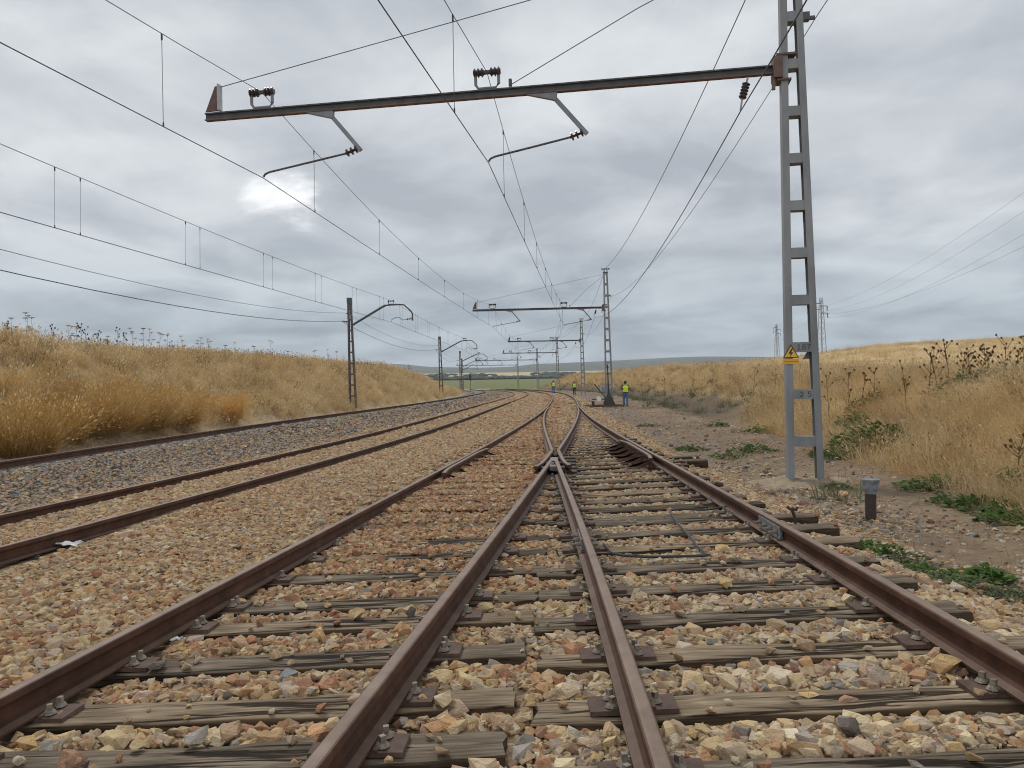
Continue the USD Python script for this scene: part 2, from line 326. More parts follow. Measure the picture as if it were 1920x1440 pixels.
def bed(x, y):
    """level of the sleeper tops, between the tracks blended"""
    x, y = np.asarray(x, float), np.asarray(y, float)
    xt, xm, xl, xr = (xat(c, y) for c in (C_THIRD, C_MID, C_LEFT, C_RIGHT))
    zt = ztop_third(x, y) - RAIL_H; zm = ztop_mid(np.clip(x, xm - 1.6, xm + 1.6), y) - RAIL_H
    zl = ztop_turn(np.clip(x, xl - 1.6, xr + 1.6), y) - RAIL_H
    a = sstep(xt + 1.1, np.maximum(xm - 1.3, xt + 2.0), x); b = sstep(xm + 1.2, np.maximum(xl - 1.2, xm + 1.8), x)
    z = zt * (1 - a) + zm * a
    return z * (1 - b) + zl * b

_md = np.stack([C_MID[0], C_MID[1]], 1)
_tree = cKDTree(_md)
def side(x, y):
    """signed distance right (+) or left (-) of the middle track, and the distance along it"""
    P = np.stack([np.ravel(x), np.ravel(y)], 1)
    d, i = _tree.query(P)
    th = C_MID[2][i]
    w = P - _md[i]
    sg = w[:, 0] * np.cos(th) - w[:, 1] * np.sin(th)
    d = np.where(np.abs(sg) > 0.98 * d, sg, np.sign(sg) * d)
    return d.reshape(np.shape(x)), (i * 0.25 - 60).reshape(np.shape(x))

# ------------------------------------------------------------------ terrain
RIDGE = np.array([(1100, 692), (1200, 688), (1300, 684), (1380, 679), (1470, 669), (1560, 656), (1640, 646), (1720, 641.5), (1800, 639.5), (1920, 634), (2100, 630), (2600, 628), (3400, 640)], float)
_rd = np.array([U(u, v, 140.0) for u, v in RIDGE])
_raz = np.arctan2(_rd[:, 0], _rd[:, 1]); _rz = _rd[:, 2]

def terrain(x, y):
    x, y = np.asarray(x, float), np.asarray(y, float)
    d, s = side(x, y)
    r = np.hypot(x, y)
    z = np.full(np.shape(x), -0.16) + 0.05 * fbm2(x, y, 0.5, 3, 3)
    # left cutting bank
    hl = 3.0 * (1 - sstep(72, 140, s))
    foot = -8.15 + 0.4 * fbm2(x, y, 0.12, 3, 5)
    wl = sstep(0, 1, (foot - d) / 5.4)
    z = z + wl * hl * (1 + 0.25 * fbm2(x, y, 0.16, 3, 9)) + 0.18 * fbm2(x, y, 0.7, 3, 11) * wl
    z = z + 0.28 * sstep(-8.3, -9.6, -(-d)) * (1 - sstep(120, 150, s))
    # right bank: low by the near mast, taller further on, running out past the curve
    hr = np.clip(1.40 + 0.0185 * (s - 14), 0.9, 2.7) * (1 - sstep(150, 185, s))
    footr = 10.75 + 0.7 * fbm2(x, y, 0.13, 3, 21) + 0.5 * sstep(30, 70, s)
    wr = sstep(0, 1, (d - footr) / 4.2)
    z = z + wr * hr * (1 + 0.3 * fbm2(x, y, 0.2, 3, 23)) + 0.16 * fbm2(x, y, 0.8, 3, 25) * wr
    z = z + 0.10 * sstep(8.5, 11.0, d)
    # stubble hill behind the right bank
    az = np.arctan2(x, np.maximum(y, 1e-3))
    hz = np.interp(az, _raz, _rz)
    on = sstep(0.08, 0.17, az)
    rise = np.clip((r - 22) / (140 - 22), 0, 1)
    rise = rise ** 1.15
    hill = (hz - 3.5) * np.where(r < 140, rise, np.exp(-((r - 140) / 160) ** 2))
    z = z + np.where(y > 0, on * np.maximum(hill, 0) * sstep(13.5, 17, d), 0)
    # the valley beyond the curve
    far = sstep(150, 190, y) * (1 - on * (r < 320) * sstep(12, 18, d))
    valley = np.interp(r, [150, 185, 250, 480, 700, 1000, 1500, 2300], [-0.1, -0.5, 0.1, 1.6, 4.2, 10.5, 21, 26]) + 1.2 * fbm2(x, y, 0.008, 3, 31) * sstep(300, 700, r)
    z = z * (1 - far) + valley * far
    return z

def grid_axis(a, b, fine, growth, far):
    v = list(np.arange(a, b, fine))
    st, q = fine, v[-1]
    while q < far:
        st *= growth; q += st; v.append(q)
    return np.array(v)
ax_r = grid_axis(0, 26, 0.32, 1.07, 1700)
AX = np.concatenate([-ax_r[:0:-1], ax_r])
AY = np.concatenate([[-40, -25, -15, -8, -4, -1.5], grid_axis(0, 100, 0.4, 1.045, 2200)])
def grid_mesh(ax, ay, zf, keep=None):
    X, Y = np.meshgrid(ax, ay)
    Z = zf(X, Y)
    n = len(ax)
    i, j = np.meshgrid(np.arange(len(ay) - 1), np.arange(n - 1), indexing='ij')
    a = i * n + j
    f = np.vstack([np.stack([a, a + 1, a + n + 1], -1).reshape(-1, 3), np.stack([a, a + n + 1, a + n], -1).reshape(-1, 3)])
    v = np.stack([X, Y, Z], -1).reshape(-1, 3)
    if keep is not None:
        k = keep(X, Y).ravel()
        f = f[k[f].all(1)]
        ids = np.unique(f); m = np.full(len(v), -1); m[ids] = np.arange(len(ids))
        v, f = v[ids], m[f]
    return v, f

def soil(v):
    x, y = v[:, 0], v[:, 1]
    d, s = side(x, y)
    r = np.hypot(x, y)
    n1, n2 = fbm2(x, y, 0.35, 4, 41), fbm2(x, y, 1.3, 4, 43)
    earth = np.array([0.175, 0.125, 0.085]); sandy = np.array([0.265, 0.19, 0.12]); gravel = np.array([0.20, 0.155, 0.12])
    straw = np.array([0.46, 0.32, 0.155]); stub = np.array([0.55, 0.40, 0.215]); dark = np.array([0.105, 0.082, 0.058])
    green = np.array([0.155, 0.165, 0.060]); tan = np.array([0.46, 0.37, 0.22]); scrub = np.array([0.055, 0.07, 0.045])
    c = earth + (sandy - earth) * np.clip(0.5 + 2.4 * n1 + 1.2 * n2, 0, 1)[:, None]
    wg = np.clip((9.3 - d) / 1.5 + 2 * n2, 0, 1) * (d > 0)
    c = c + (gravel - c) * wg[:, None] * 0.8
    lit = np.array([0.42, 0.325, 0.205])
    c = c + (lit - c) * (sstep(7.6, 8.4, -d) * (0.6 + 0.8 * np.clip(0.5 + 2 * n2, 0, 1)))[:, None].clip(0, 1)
    wb = np.maximum(sstep(8.6, 10.4, -d), sstep(11.2, 13.0, d + 1.2 * n1))
    c = c + (straw - c) * wb[:, None]
    cut = sstep(10.3, 10.9, d) * (1 - sstep(12.3, 13.4, d + 1.5 * n1)) * sstep(24, 34, s)
    c = c + (dark - c) * (0.85 * cut)[:, None]
    az = np.arctan2(x, np.maximum(y, 1e-3))
    st = sstep(14.0, 17.0, d) * (y > 5)
    c = c + (stub - c) * st[:, None]
    far = sstep(150, 190, y) * (1 - sstep(0.085, 0.15, az) * (r < 330))
    band = r + 60 * fbm2(x, y, 0.006, 3, 51)
    fc = np.where((band < 700)[:, None], green, np.where((band < 760)[:, None], scrub, tan))
    bare = (np.hypot((x + 16) / 14, (y - 205) / 14) < 1)
    fc = np.where(bare[:, None], tan * 0.95, fc)
    grove = fbm2(x, y, 0.012, 3, 55) > 0.27
    fc = np.where((grove & (band > 800) & (band < 1350))[:, None], scrub * 1.2, fc)
    return np.clip(c + (fc - c) * far[:, None], 0.01, 0.9)

gv, gf = grid_mesh(AX, AY, terrain)
GROUND = vcol_mat('dry_earth_and_fields', bump=0.9, bscale=14.0, bdist=0.05, nscale=4.5, amount=0.45)
ground = usdkit.mesh(stage, '/World/ground', (gv, gf), GROUND, smooth=True)
set_color(ground, 'soil', soil(gv)); tag(ground, kind='structure')

# far hills with scrub, behind the valley
def hills():
    az = np.radians(np.linspace(-48, 48, 260))
    sky_px = np.array([(-900, 700), (-300, 692), (0, 690), (400, 687), (670, 684), (752, 683), (805, 688), (900, 689.5), (960, 687.5), (1000, 682.5), (1060, 680.5), (1117, 678), (1180, 675), (1260, 671), (1330, 669.5), (1420, 671), (1600, 676), (2100, 672), (2800, 672)], float)
    top = np.array([U(u, v, 3000.0) for u, v in sky_px]); taz = np.arctan2(top[:, 0], top[:, 1])
    rr = np.array([1450, 1600, 1800, 2050, 2300, 2600, 2850, 3000, 3150, 3500])
    prof = np.array([-0.05, 0.03, 0.14, 0.30, 0.48, 0.74, 0.93, 1.0, 0.97, 0.8])
    A, R = np.meshgrid(az, rr)
    H = np.interp(A, taz, top[:, 2]) 
    P = np.interp(R, rr, prof)
    X, Y = R * np.sin(A), R * np.cos(A)
    Z = 17 + (H * np.cos(A) ** 0 - 17) * P + 10 * fbm2(X, Y, 0.004, 4, 61) * np.clip(P, 0, 1) * (1 - P) * 3
    n = len(az)
    i, j = np.meshgrid(np.arange(len(rr) - 1), np.arange(n - 1), indexing='ij'); a = i * n + j
    f = np.vstack([np.stack([a, a + 1, a + n + 1], -1).reshape(-1, 3), np.stack([a, a + n + 1, a + n], -1).reshape(-1, 3)])
    return np.stack([X, Y, Z], -1).reshape(-1, 3), f
HILL = pm('scrub_covered_hill', [(0.3, (0.035, 0.048, 0.036)), (0.5, (0.058, 0.07, 0.05)), (0.62, (0.10, 0.10, 0.07)), (0.74, (0.19, 0.155, 0.10))], 0.012, 8, 0.95, stretch=(1, 1.6, 3), noise_rough=0.7)
hv, hf = hills()
struct('hills', (hv, hf), HILL, smooth=True)

# ------------------------------------------------------------------ ballast bed
def edge_right(y):
    return xat(C_RIGHT, y) + 1.95 + 0.5 * fbm2(np.asarray(y) * 0 + 3, y, 0.4, 3, 71)
def edge_left(y):
    return xat(C_THIRD, y) - 1.75 + 0.4 * fbm2(np.asarray(y) * 0 + 9, y, 0.4, 3, 73)

SL_LEFT = [(3.27, 862), (3.77, 912), (4.42, 950), (5.08, 977), (5.55, 993), (6.32, 1022), (7.0, 1003), (7.62, 1020)]
SL_RIGHT = [(2.93, 1000), (3.56, 1001), (4.22, 1010), (4.87, 1004), (5.56, 1010), (6.2, 1010), (6.93, 1045), (7.57, 1050), (8.2, 1052)]
def cover(x, y):
    """how far the stones rise over the sleeper tops (m): the right branch lies open, the left one is half buried"""
    x, y = np.asarray(x, float), np.asarray(y, float)
    xl, xr = xat(C_LEFT, y), xat(C_RIGHT, y)
    base = -0.030 + 0.0 * x
    leftish = sstep(0.35, -0.35, x - (xl + xr) / 2 + 0.2 * fbm2(x, y, 0.5, 3, 77) * 3)
    base = base + leftish * (0.060 * sstep(7.0, 10.0, y) + 0.035 * sstep(5.0, 8.0, y) * sstep(0.6, -0.5, x - xl))
    base = base + (-0.016 * sstep(7.5, 10, y) + 0.05 * sstep(17, 26, y)) * (1 - leftish)
    base = base + 0.03 * sstep(xl - 1.0, xl - 1.6, x) 
    base = base + 0.035 * fbm2(x, y, 1.7, 3, 79)
    xm, xt = xat(C_MID, y), xat(C_THIRD, y)
    base = base - 0.035 * sstep(0.32, 0.12, np.abs(np.abs(x - xm) - GA)) - 0.13 * sstep(0.75, 0.25, np.abs(x - xt - GA - 0.25))
    return base

SLEEPER_RECTS = []      # (x0, x1, y, half width, buried) for the ballast
def gap_front(x, y):
    """the stones stand a little off the camera side of each open sleeper"""
    out = np.zeros(np.shape(x))
    if not SLEEPER_RECTS:
        return out
    xf, yf, of = np.ravel(x), np.ravel(y), np.ravel(out)
    order = np.argsort(yf); ys = yf[order]
    for x0, x1, sy, hw, buried in SLEEPER_RECTS:
        if buried or sy > 20:
            continue
        a, b = np.searchsorted(ys, [sy - hw - 0.16, sy + hw + 0.02])
        q = order[a:b]
        q = q[(xf[q] > x0 - 0.02) & (xf[q] < x1 + 0.06)]
        g = np.maximum(sy - hw - yf[q], 0)
        of[q] = np.maximum(of[q], 0.036 * np.exp(-(g / 0.06) ** 2) * (0.35 + 1.3 * np.clip(0.5 + 2 * fbm2(xf[q], yf[q], 1.9, 2, 131), 0, 1)))
    return of.reshape(np.shape(x))

def bed_z(x, y):
    z = bed(x, y) + cover(x, y)
    er, el = edge_right(y), edge_left(y)
    z = z - 0.22 * sstep(er - 0.9, er + 0.3, x) - 0.14 * sstep(el + 0.4, el - 0.4, x)
    z = z - gap_front(x, y)
    xt = xat(C_THIRD, y)
    z = z - 0.10 * sstep(xt + 1.2, xt + 2.6, x) * sstep(xat(C_MID, y) - 1.3, xat(C_MID, y) - 2.4, x) * 0.6
    return z

SRGB = lambda h: tuple(((int(h[i:i + 2], 16) / 255 + 0.055) / 1.055) ** 2.4 for i in (0, 2, 4))
STONE = {'tan': (0.53, 0.38, 0.22), 'ochre': (0.52, 0.345, 0.17), 'beige': (0.57, 0.44, 0.285), 'cream': (0.63, 0.52, 0.385),
         'orange': (0.51, 0.285, 0.15), 'red_brown': (0.37, 0.21, 0.13), 'grey': (0.37, 0.325, 0.275), 'blue_grey': (0.34, 0.36, 0.375), 'dark': (0.135, 0.11, 0.088)}
SNAMES = list(STONE)
def zone_weights(x, y):
    """share of each stone colour at a place"""
    xt, xm, xl, xr = (xat(c, y) for c in (C_THIRD, C_MID, C_LEFT, C_RIGHT))
    n = fbm2(x, y, 0.55, 3, 81)
    W = {'tan': np.array([6, 4, 4, 1.2, 2.6, .6, .3, .01, .15]), 'orange': np.array([3.2, 2.6, 1.8, .5, 6.5, 2.2, .1, .0, .25]),
         'mixed': np.array([5.5, 1.6, 6, 2.4, 1.3, .6, 1.0, .02, .06]), 'greymix': np.array([2.4, 1.4, 1.2, .3, .8, 1.6, 3.6, 1.0, 5.0]), 'grey': np.array([.5, .2, .8, .8, .1, .2, 5, 6, .6])}
    w_or = sstep(0.35, -0.3, x - (xl + xr) / 2) * sstep(xl - 1.15, xl - 0.7, x) * sstep(3.0, 6.5, y + 6 * n) * (1 - 0.35 * sstep(40, 70, y))
    w_or = np.clip(w_or + 0.5 * sstep(.1, .25, n) * (x > xm + 1.2), 0, 1) * 0.85
    w_mix = sstep(-0.3, 0.5, x - (xl + xr) / 2) * (0.95 - 0.5 * sstep(7, 16, y))
    q = np.clip((x - (xt + 1.2)) / np.maximum(xm - 1.0 - (xt + 1.2), 0.3), 0, 1)
    w_g = np.clip(1.2 - q * 4.6 + 0.7 * n, 0, 1); w_gm = np.clip(sstep(1.0, 0.72, q) - w_g, 0, 1)
    w_gm = np.where(x < xt - 0.9, 0.9, w_gm); w_g = np.where(x < xt - 0.9, 0.1, w_g)
    w_t = np.clip(1 - w_or - w_mix - w_g - w_gm, 0.02, 1)
    out = sum(w[..., None] * (W[k] / W[k].sum()) for k, w in (('tan', w_t), ('orange', w_or), ('mixed', w_mix), ('greymix', w_gm), ('grey', w_g)))
    return out / out.sum(-1, keepdims=True)


# ------------------------------------------------------------------ sleepers
def timber(length, w=0.25, h=0.15, seed=0, n=None):
    r = np.random.default_rng(1000 + seed)
    n = n or max(10, int(length / 0.16))
    xs = np.linspace(-length / 2, length / 2, n)
    ring = np.array([(-0.5, -1), (-0.5, -0.35), (-0.5, -0.10), (-0.46, -0.02), (-0.25, 0), (0, 0), (0.25, 0), (0.46, -0.02), (0.5, -0.10), (0.5, -0.35), (0.5, -1)])
    k = len(ring)
    v = np.zeros((n, k, 3))
    v[:, :, 0] = xs[:, None]; v[:, :, 1] = ring[None, :, 0] * w; v[:, :, 2] = ring[None, :, 1] * h
    q = np.stack([np.repeat(xs[:, None], k, 1) * 2.2, v[:, :, 1] * 9, v[:, :, 2] * 7 + seed * 3.1], -1)
    e = meshkit.fbm(q, 3, seed) - 0.5
    v[:, :, 1] += e * 0.045 * np.sign(ring[None, :, 0]) * (np.abs(ring[None, :, 0]) > 0.4)
    v[:, :, 2] += (meshkit.fbm(q + 17, 3, seed) - 0.5) * 0.030 - 0.004 * (np.abs(ring[None, :, 0]) > 0.4)
    v[[0, -1], :, 0] += (meshkit.noise(q[[0, -1]] * 2 + 5, seed) - 0.5) * 0.05
    v[:, 1:-1, 2] = np.minimum(v[:, 1:-1, 2], 0.004)
    v = v.reshape(-1, 3)
    i, j = np.meshgrid(np.arange(n - 1), np.arange(k - 1), indexing='ij'); a = i * k + j
    f = np.vstack([np.stack([a, a + k, a + k + 1], -1).reshape(-1, 3), np.stack([a, a + k + 1, a + 1], -1).reshape(-1, 3)])
    c0 = [[0, q + 1, q + 2] for q in range(k - 2)]; c1 = [[(n - 1) * k, (n - 1) * k + q + 2, (n - 1) * k + q + 1] for q in range(k - 2)]
    m = trimesh.Trimesh(v, np.vstack([f, c0, c1]), process=False)
    m.invert() if m.volume < 0 else None
    return m

PLATE = cat_([box((0.40, 0.17, 0.022), (0, 0, 0.006)), box((0.02, 0.17, 0.016), (-0.085, 0, 0.022)), box((0.02, 0.17, 0.016), (0.085, 0, 0.022))])
SPIKE_M = cat_([cyl(0.033, 0.010, (0, 0, 0.0), 10, r2=0.026), cyl(0.026, 0.008, (0, 0, 0.010), 10, r2=0.018), box((0.024, 0.024, 0.030), (0, 0, 0.030))])
def moved(m, at, rz=0.0, s=1.0):
    m = m.copy()
    if s != 1.0:
        m.apply_scale(s)
    if rz:
        m.apply_transform(trimesh.transformations.rotation_matrix(rz, (0, 0, 1)))
    m.apply_translation(at)
    return m

def sleeper(x0, x1, y, rails, label, group, seed, detail, buried=False):
    cx, L = (x0 + x1) / 2, x1 - x0
    rz = rng.normal(0, 0.006)
    z = float(ztop_turn(cx, y) - RAIL_H) - 0.004
    t = thing('wooden_sleeper', label, 'sleeper', (cx, y, z), rz, group)
    tilt = K_TURN
    w = 0.245 + rng.uniform(-0.02, 0.02)
    def tl(m):
        m.vertices[:, 2] += m.vertices[:, 0] * tilt
        return m
    r = rng.random()
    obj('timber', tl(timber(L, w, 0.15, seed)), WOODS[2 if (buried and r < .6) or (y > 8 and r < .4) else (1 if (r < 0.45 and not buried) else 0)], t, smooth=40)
    SLEEPER_RECTS.append((x0, x1, y, w / 2, buried))
    if detail > 0:
        for k, (rx, th) in enumerate(rails):
            if not (x0 + 0.1 < rx < x1 - 0.1):
                continue
            p = moved(PLATE, (rx - cx, 0, 0.004), -th * 0.5)
            pl = obj('base_plate', tl(p), PLATEM, t)
            if detail > 1:
                for sx in (-1, 1):
                    n = 1 if rng.random() < 0.45 else 2
                    for q in range(n):
                        oy = (rng.uniform(-0.03, 0.03) if n == 1 else (-0.045, 0.045)[q])
                        obj('screw_spike', tl(moved(SPIKE_M, (rx - cx + sx * rng.uniform(0.098, 0.104), oy, 0.026), rng.random())), SPIKE, pl)
    return t

def railx(c, o, y):
    th = that(c, y)
    return float(xat(c, y) + o / math.cos(th)), float(th)
G_SL = 'wooden sleepers under the turnout'
ORD = ['first', 'second', 'third', 'fourth', 'fifth', 'sixth', 'seventh', 'eighth', 'ninth', 'tenth']
sd = 0
for i, (y, ue) in enumerate(SL_LEFT):
    x1 = float(U(ue, 720 + 1450 * 1.55 / y, y)[0])
    x1 = min(max(x1, -0.35 + 0.09 * y), float(xat(C_LEFT, y)) + 1.5)
    x0 = x1 - 2.6
    sleeper(x0, x1, y, [railx(C_LEFT, -GA, y), railx(C_LEFT, GA, y)], f'dark cracked wooden sleeper, {ORD[i]} from the camera under the left branch', G_SL, sd := sd + 1, 2, i > 5)
for i, (y, ue) in enumerate(SL_RIGHT):
    x0 = float(U(ue, 720 + 1450 * 1.5 / y, y)[0])
    sleeper(x0, x0 + 2.68, y, [railx(C_RIGHT, -GA, y), railx(C_RIGHT, GA, y)], f'pale weathered wooden sleeper, {ORD[i - 1]} whole one from the camera under the right branch' if i else 'wooden sleeper edge just showing at the bottom right picture edge', G_SL, sd := sd + 1, 2)
y, i = 8.45, 0
while y < 43.5:
    xl, xr = float(xat(C_LEFT, y)), float(xat(C_RIGHT, y))
    rails = [railx(C_LEFT, -GA, y), railx(C_LEFT, GA, y), railx(C_RIGHT, -GA, y), railx(C_RIGHT, GA, y)]
    x1 = xr + 1.34 + (0.55 if 13.6 < y < 14.9 else rng.uniform(-0.08, 0.08))
    lab = f'long wooden turnout timber, {ORD[i]} beyond the short sleepers under both branches' if i < 10 else 'long weathered turnout timber half buried between the frog and the switch'
    sleeper(xl - 1.36 + rng.uniform(-.06, .06), x1, y, rails, lab, 'long turnout timbers', sd := sd + 1, 2 if y < 15 else (1 if y < 26 else 0), 12 < y < 13.2 or y > 20)
    y += 0.63 + rng.normal(0, 0.02); i += 1
while y < 76:
    xl = float(xat(C_LEFT, y))
    sleeper(xl - 1.3, xl + 1.3, y, [], 'half buried wooden sleeper of the single track beyond the switch', 'sleepers beyond the switch', sd := sd + 1, 0, True)
    y += 0.62

# twin-block concrete sleepers of the middle and the far left track
def concrete_block():
    b = hull([(-0.37, -0.14, -0.17), (0.37, -0.14, -0.17), (0.37, 0.14, -0.17), (-0.37, 0.14, -0.17), (-0.17, -0.11, 0.015), (0.17, -0.11, 0.015), (0.17, 0.11, 0.015), (-0.17, 0.11, 0.015),
              (-0.35, -0.12, -0.035), (0.35, -0.12, -0.035), (0.35, 0.12, -0.035), (-0.35, 0.12, -0.035)])
    return b
CLIP = cat_([box((0.075, 0.08, 0.018), (0, 0, 0.035), 0), tube([(0, 0, 0.03), (0, 0, 0.05), (0, 0, 0.075)], 0.013, 6), cyl(0.026, 0.012, (0, 0, 0.042), 8)])
def concrete_sleeper(label, group):
    t = thing('concrete_sleeper', label, 'sleeper', (0, 0, 0), 0, group)
    for sx in (-1, 1):
        bl = obj('concrete_block', moved(concrete_block(), (sx * GA, 0, 0)), CONCRETE, t)
        for q in (-1, 1):
            obj('rail_clip', moved(CLIP, (sx * GA + q * 0.095, 0, -0.005)), DARKRUST, bl)
    obj('tie_bar', box((1.1, 0.04, 0.05), (0, 0, -0.16)), RUST, t)
    return t
csl = concrete_sleeper('pale twin block concrete sleeper showing through the ballast under the middle track', 'concrete sleepers of the middle track')
cs_used = False
s_along = 0.0
y = 5.6
while y < 78:
    th = float(that(C_MID, y)); x = float(xat(C_MID, y))
    z = float(ztop_mid(x, y) - RAIL_H) + 0.0
    if x + 1.4 > -0.70 * y - 0.6:
        if not cs_used:
            csl.GetAttribute('xformOp:translate').Set(Gf.Vec3d(x, y, z)); csl.GetAttribute('xformOp:rotateZ').Set(math.degrees(-th)); cs_used = True
        else:
            dup(csl, (x, y, z), -th)
    y += 0.645 * math.cos(th)
def side_sleepers():
    first = concrete_sleeper('grey concrete sleeper just showing under the far left track', 'concrete sleepers of the far left track')
    done, y = False, 15.5
    while y < 60:
        th = float(that(C_THIRD, y)); x = float(xat(C_THIRD, y)); z = float(ztop_third(x, y) - RAIL_H)
        if not done:
            first.GetAttribute('xformOp:translate').Set(Gf.Vec3d(x, y, z)); first.GetAttribute('xformOp:rotateZ').Set(math.degrees(-th)); done = True
        else:
            dup(first, (x, y, z), -th)
        y += 0.645
side_sleepers()

# ------------------------------------------------------------------ rails
_hp = np.array([(0.070, 0.0), (0.070, 0.011), (0.032, 0.023), (0.011, 0.036), (0.0085, 0.06), (0.0085, 0.095), (0.014, 0.108), (0.034, 0.116), (0.0365, 0.122), (0.0365, 0.147), (0.033, 0.154), (0.026, 0.158), (0.014, 0.1598)])
PROFILE = np.vstack([_hp, (_hp * (-1, 1))[::-1]])
def rail_mesh(x, y, z, k, profile=PROFILE, dz=0.0):
    """profile swept with one strip per profile edge; returns mesh and a mark for the head top, weaker on the lightened foot tops"""
    P = np.stack([x, y, z], 1)
    t = np.gradient(P, axis=0); t /= np.linalg.norm(t, axis=1, keepdims=True)
    r = np.stack([t[:, 1], -t[:, 0], np.full(len(x), 0.0)], 1); r /= np.linalg.norm(r, axis=1, keepdims=True)
    r[:, 2] = k; r /= np.linalg.norm(r, axis=1, keepdims=True)
    u = np.cross(r, t)
    n, m = len(profile), len(x)
    vs, fs, hd, b = [], [], [], 0
    for q in range(n):
        p0, p1 = profile[q], profile[(q + 1) % n]
        ring = np.stack([P + p0[0] * r + (p0[1] + dz) * u, P + p1[0] * r + (p1[1] + dz) * u], 1)
        vs.append(ring.reshape(-1, 3))
        i = np.arange(m - 1) * 2 + b
        fs += [np.stack([i, i + 3, i + 1], -1), np.stack([i, i + 2, i + 3], -1)]
        hd.append(np.full(2 * m, 1.0 if min(p0[1], p1[1]) > 0.11 else (0.55 if 0.010 < max(p0[1], p1[1]) < 0.03 else 0.0)))  # foot tops weakly marked: dust, and sky light put into their colour
        b += 2 * m
    for e, flip in ((0, False), (m - 1, True)):
        v = P[e] + profile[:, :1] * r[e] + (profile[:, 1:] + dz) * u[e]
        c = v.mean(0)
        idx = np.arange(n) + b + 1
        tri = np.stack([np.full(n, b), idx, np.roll(idx, -1)], -1)
        vs.append(np.vstack([c, v])); hd.append(np.zeros(n + 1)); fs.append(tri if flip else tri[:, ::-1]); b += n + 1
    v, f = np.vstack(vs), np.vstack(fs)
    mm = trimesh.Trimesh(v, f, process=False)
    if mm.volume < 0:
        f = f[:, ::-1]
    return v, f, np.concatenate(hd)

RAIL_PTS = []
def rail(parent, name, c, off, zfun, k, y0, y1, shift=None, dz=0.0, drop=0.0):
    ys = np.concatenate([np.arange(y0, min(y1, 30), 0.5), np.arange(max(y0, 30), y1, 1.2), [y1]])
    x = xat(c, ys) + off / np.cos(that(c, ys)) if not callable(off) else off(ys)
    if shift is not None:
        x = x + shift(ys)
    z = zfun(x, ys) - 0.16 - drop
    v, f, h = rail_mesh(x, ys, z, k)
    m = usdkit.mesh(stage, numbered(ppath(parent) + '/' + name), (v, f), RAIL, smooth=True)
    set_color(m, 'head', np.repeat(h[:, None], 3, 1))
    RAIL_PTS.append(np.stack([x, ys, z], 1))
    return m

# ------------------------------------------------------------------ ballast bed sheet
by = np.concatenate([np.arange(1.4, 22, 0.16), np.arange(22, 60, 0.4), np.arange(60, 172, 1.0)])
bu = np.linspace(0, 1, 130)
def bed_mesh():
    Y, T = np.meshgrid(by, bu, indexing='ij')
    l, r = edge_left(by)[:, None] - 0.5, edge_right(by)[:, None] + 0.5
    X = l + (r - l) * T
    Z = bed_z(X, Y)
    n = len(bu)
    i, j = np.meshgrid(np.arange(len(by) - 1), np.arange(n - 1), indexing='ij'); a = i * n + j
    f = np.vstack([np.stack([a, a + 1, a + n + 1], -1).reshape(-1, 3), np.stack([a, a + n + 1, a + n], -1).reshape(-1, 3)])
    return np.stack([X, Y, Z], -1).reshape(-1, 3), f
bv, bf = bed_mesh()
BEDMAT = vcol_mat('ballast_bed', bump=0.8, bscale=26.0, bdist=0.03, nscale=9.0, amount=0.35, pebbles=0.5, pscale=22.0)
ballast = usdkit.mesh(stage, '/World/ballast_bed', (bv, bf), BEDMAT, smooth=True)
_pal = np.array([STONE[k] for k in SNAMES])
set_color(ballast, 'soil', zone_weights(bv[:, 0], bv[:, 1]) @ _pal * 0.5)  # stone colours darkened, painting the shade of the gaps between stones
tag(ballast, kind='structure')
used['/World/ballast_bed'] = 1
YF = 165.0
xa = lambda y: xat(C_LEFT, y) + GA / np.cos(that(C_LEFT, y))      # inner rail of the left branch
xb = lambda y: xat(C_RIGHT, y) - GA / np.cos(that(C_RIGHT, y))    # inner rail of the right branch
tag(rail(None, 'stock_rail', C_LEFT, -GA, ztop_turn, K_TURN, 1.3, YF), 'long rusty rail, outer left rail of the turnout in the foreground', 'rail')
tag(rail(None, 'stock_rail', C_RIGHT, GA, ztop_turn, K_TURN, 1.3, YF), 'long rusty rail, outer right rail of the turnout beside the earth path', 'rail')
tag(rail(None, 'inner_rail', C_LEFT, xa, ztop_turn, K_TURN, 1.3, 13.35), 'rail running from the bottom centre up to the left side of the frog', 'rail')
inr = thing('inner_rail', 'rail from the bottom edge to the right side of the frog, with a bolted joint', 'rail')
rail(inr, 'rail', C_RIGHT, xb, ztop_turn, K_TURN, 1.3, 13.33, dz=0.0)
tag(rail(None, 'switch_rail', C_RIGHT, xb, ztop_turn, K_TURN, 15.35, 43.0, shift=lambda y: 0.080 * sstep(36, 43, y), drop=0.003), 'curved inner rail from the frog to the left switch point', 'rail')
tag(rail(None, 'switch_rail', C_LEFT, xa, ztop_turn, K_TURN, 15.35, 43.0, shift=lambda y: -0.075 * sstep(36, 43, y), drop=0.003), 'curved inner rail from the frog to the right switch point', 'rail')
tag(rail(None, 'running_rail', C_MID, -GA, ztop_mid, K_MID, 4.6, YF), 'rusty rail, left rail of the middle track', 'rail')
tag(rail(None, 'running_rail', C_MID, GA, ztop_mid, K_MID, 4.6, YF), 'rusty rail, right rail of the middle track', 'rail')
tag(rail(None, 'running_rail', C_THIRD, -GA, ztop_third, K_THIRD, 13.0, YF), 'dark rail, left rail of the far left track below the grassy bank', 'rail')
tag(rail(None, 'running_rail', C_THIRD, GA, ztop_third, K_THIRD, 13.0, YF), 'dark rail, right rail of the far left track above the grey ballast', 'rail')

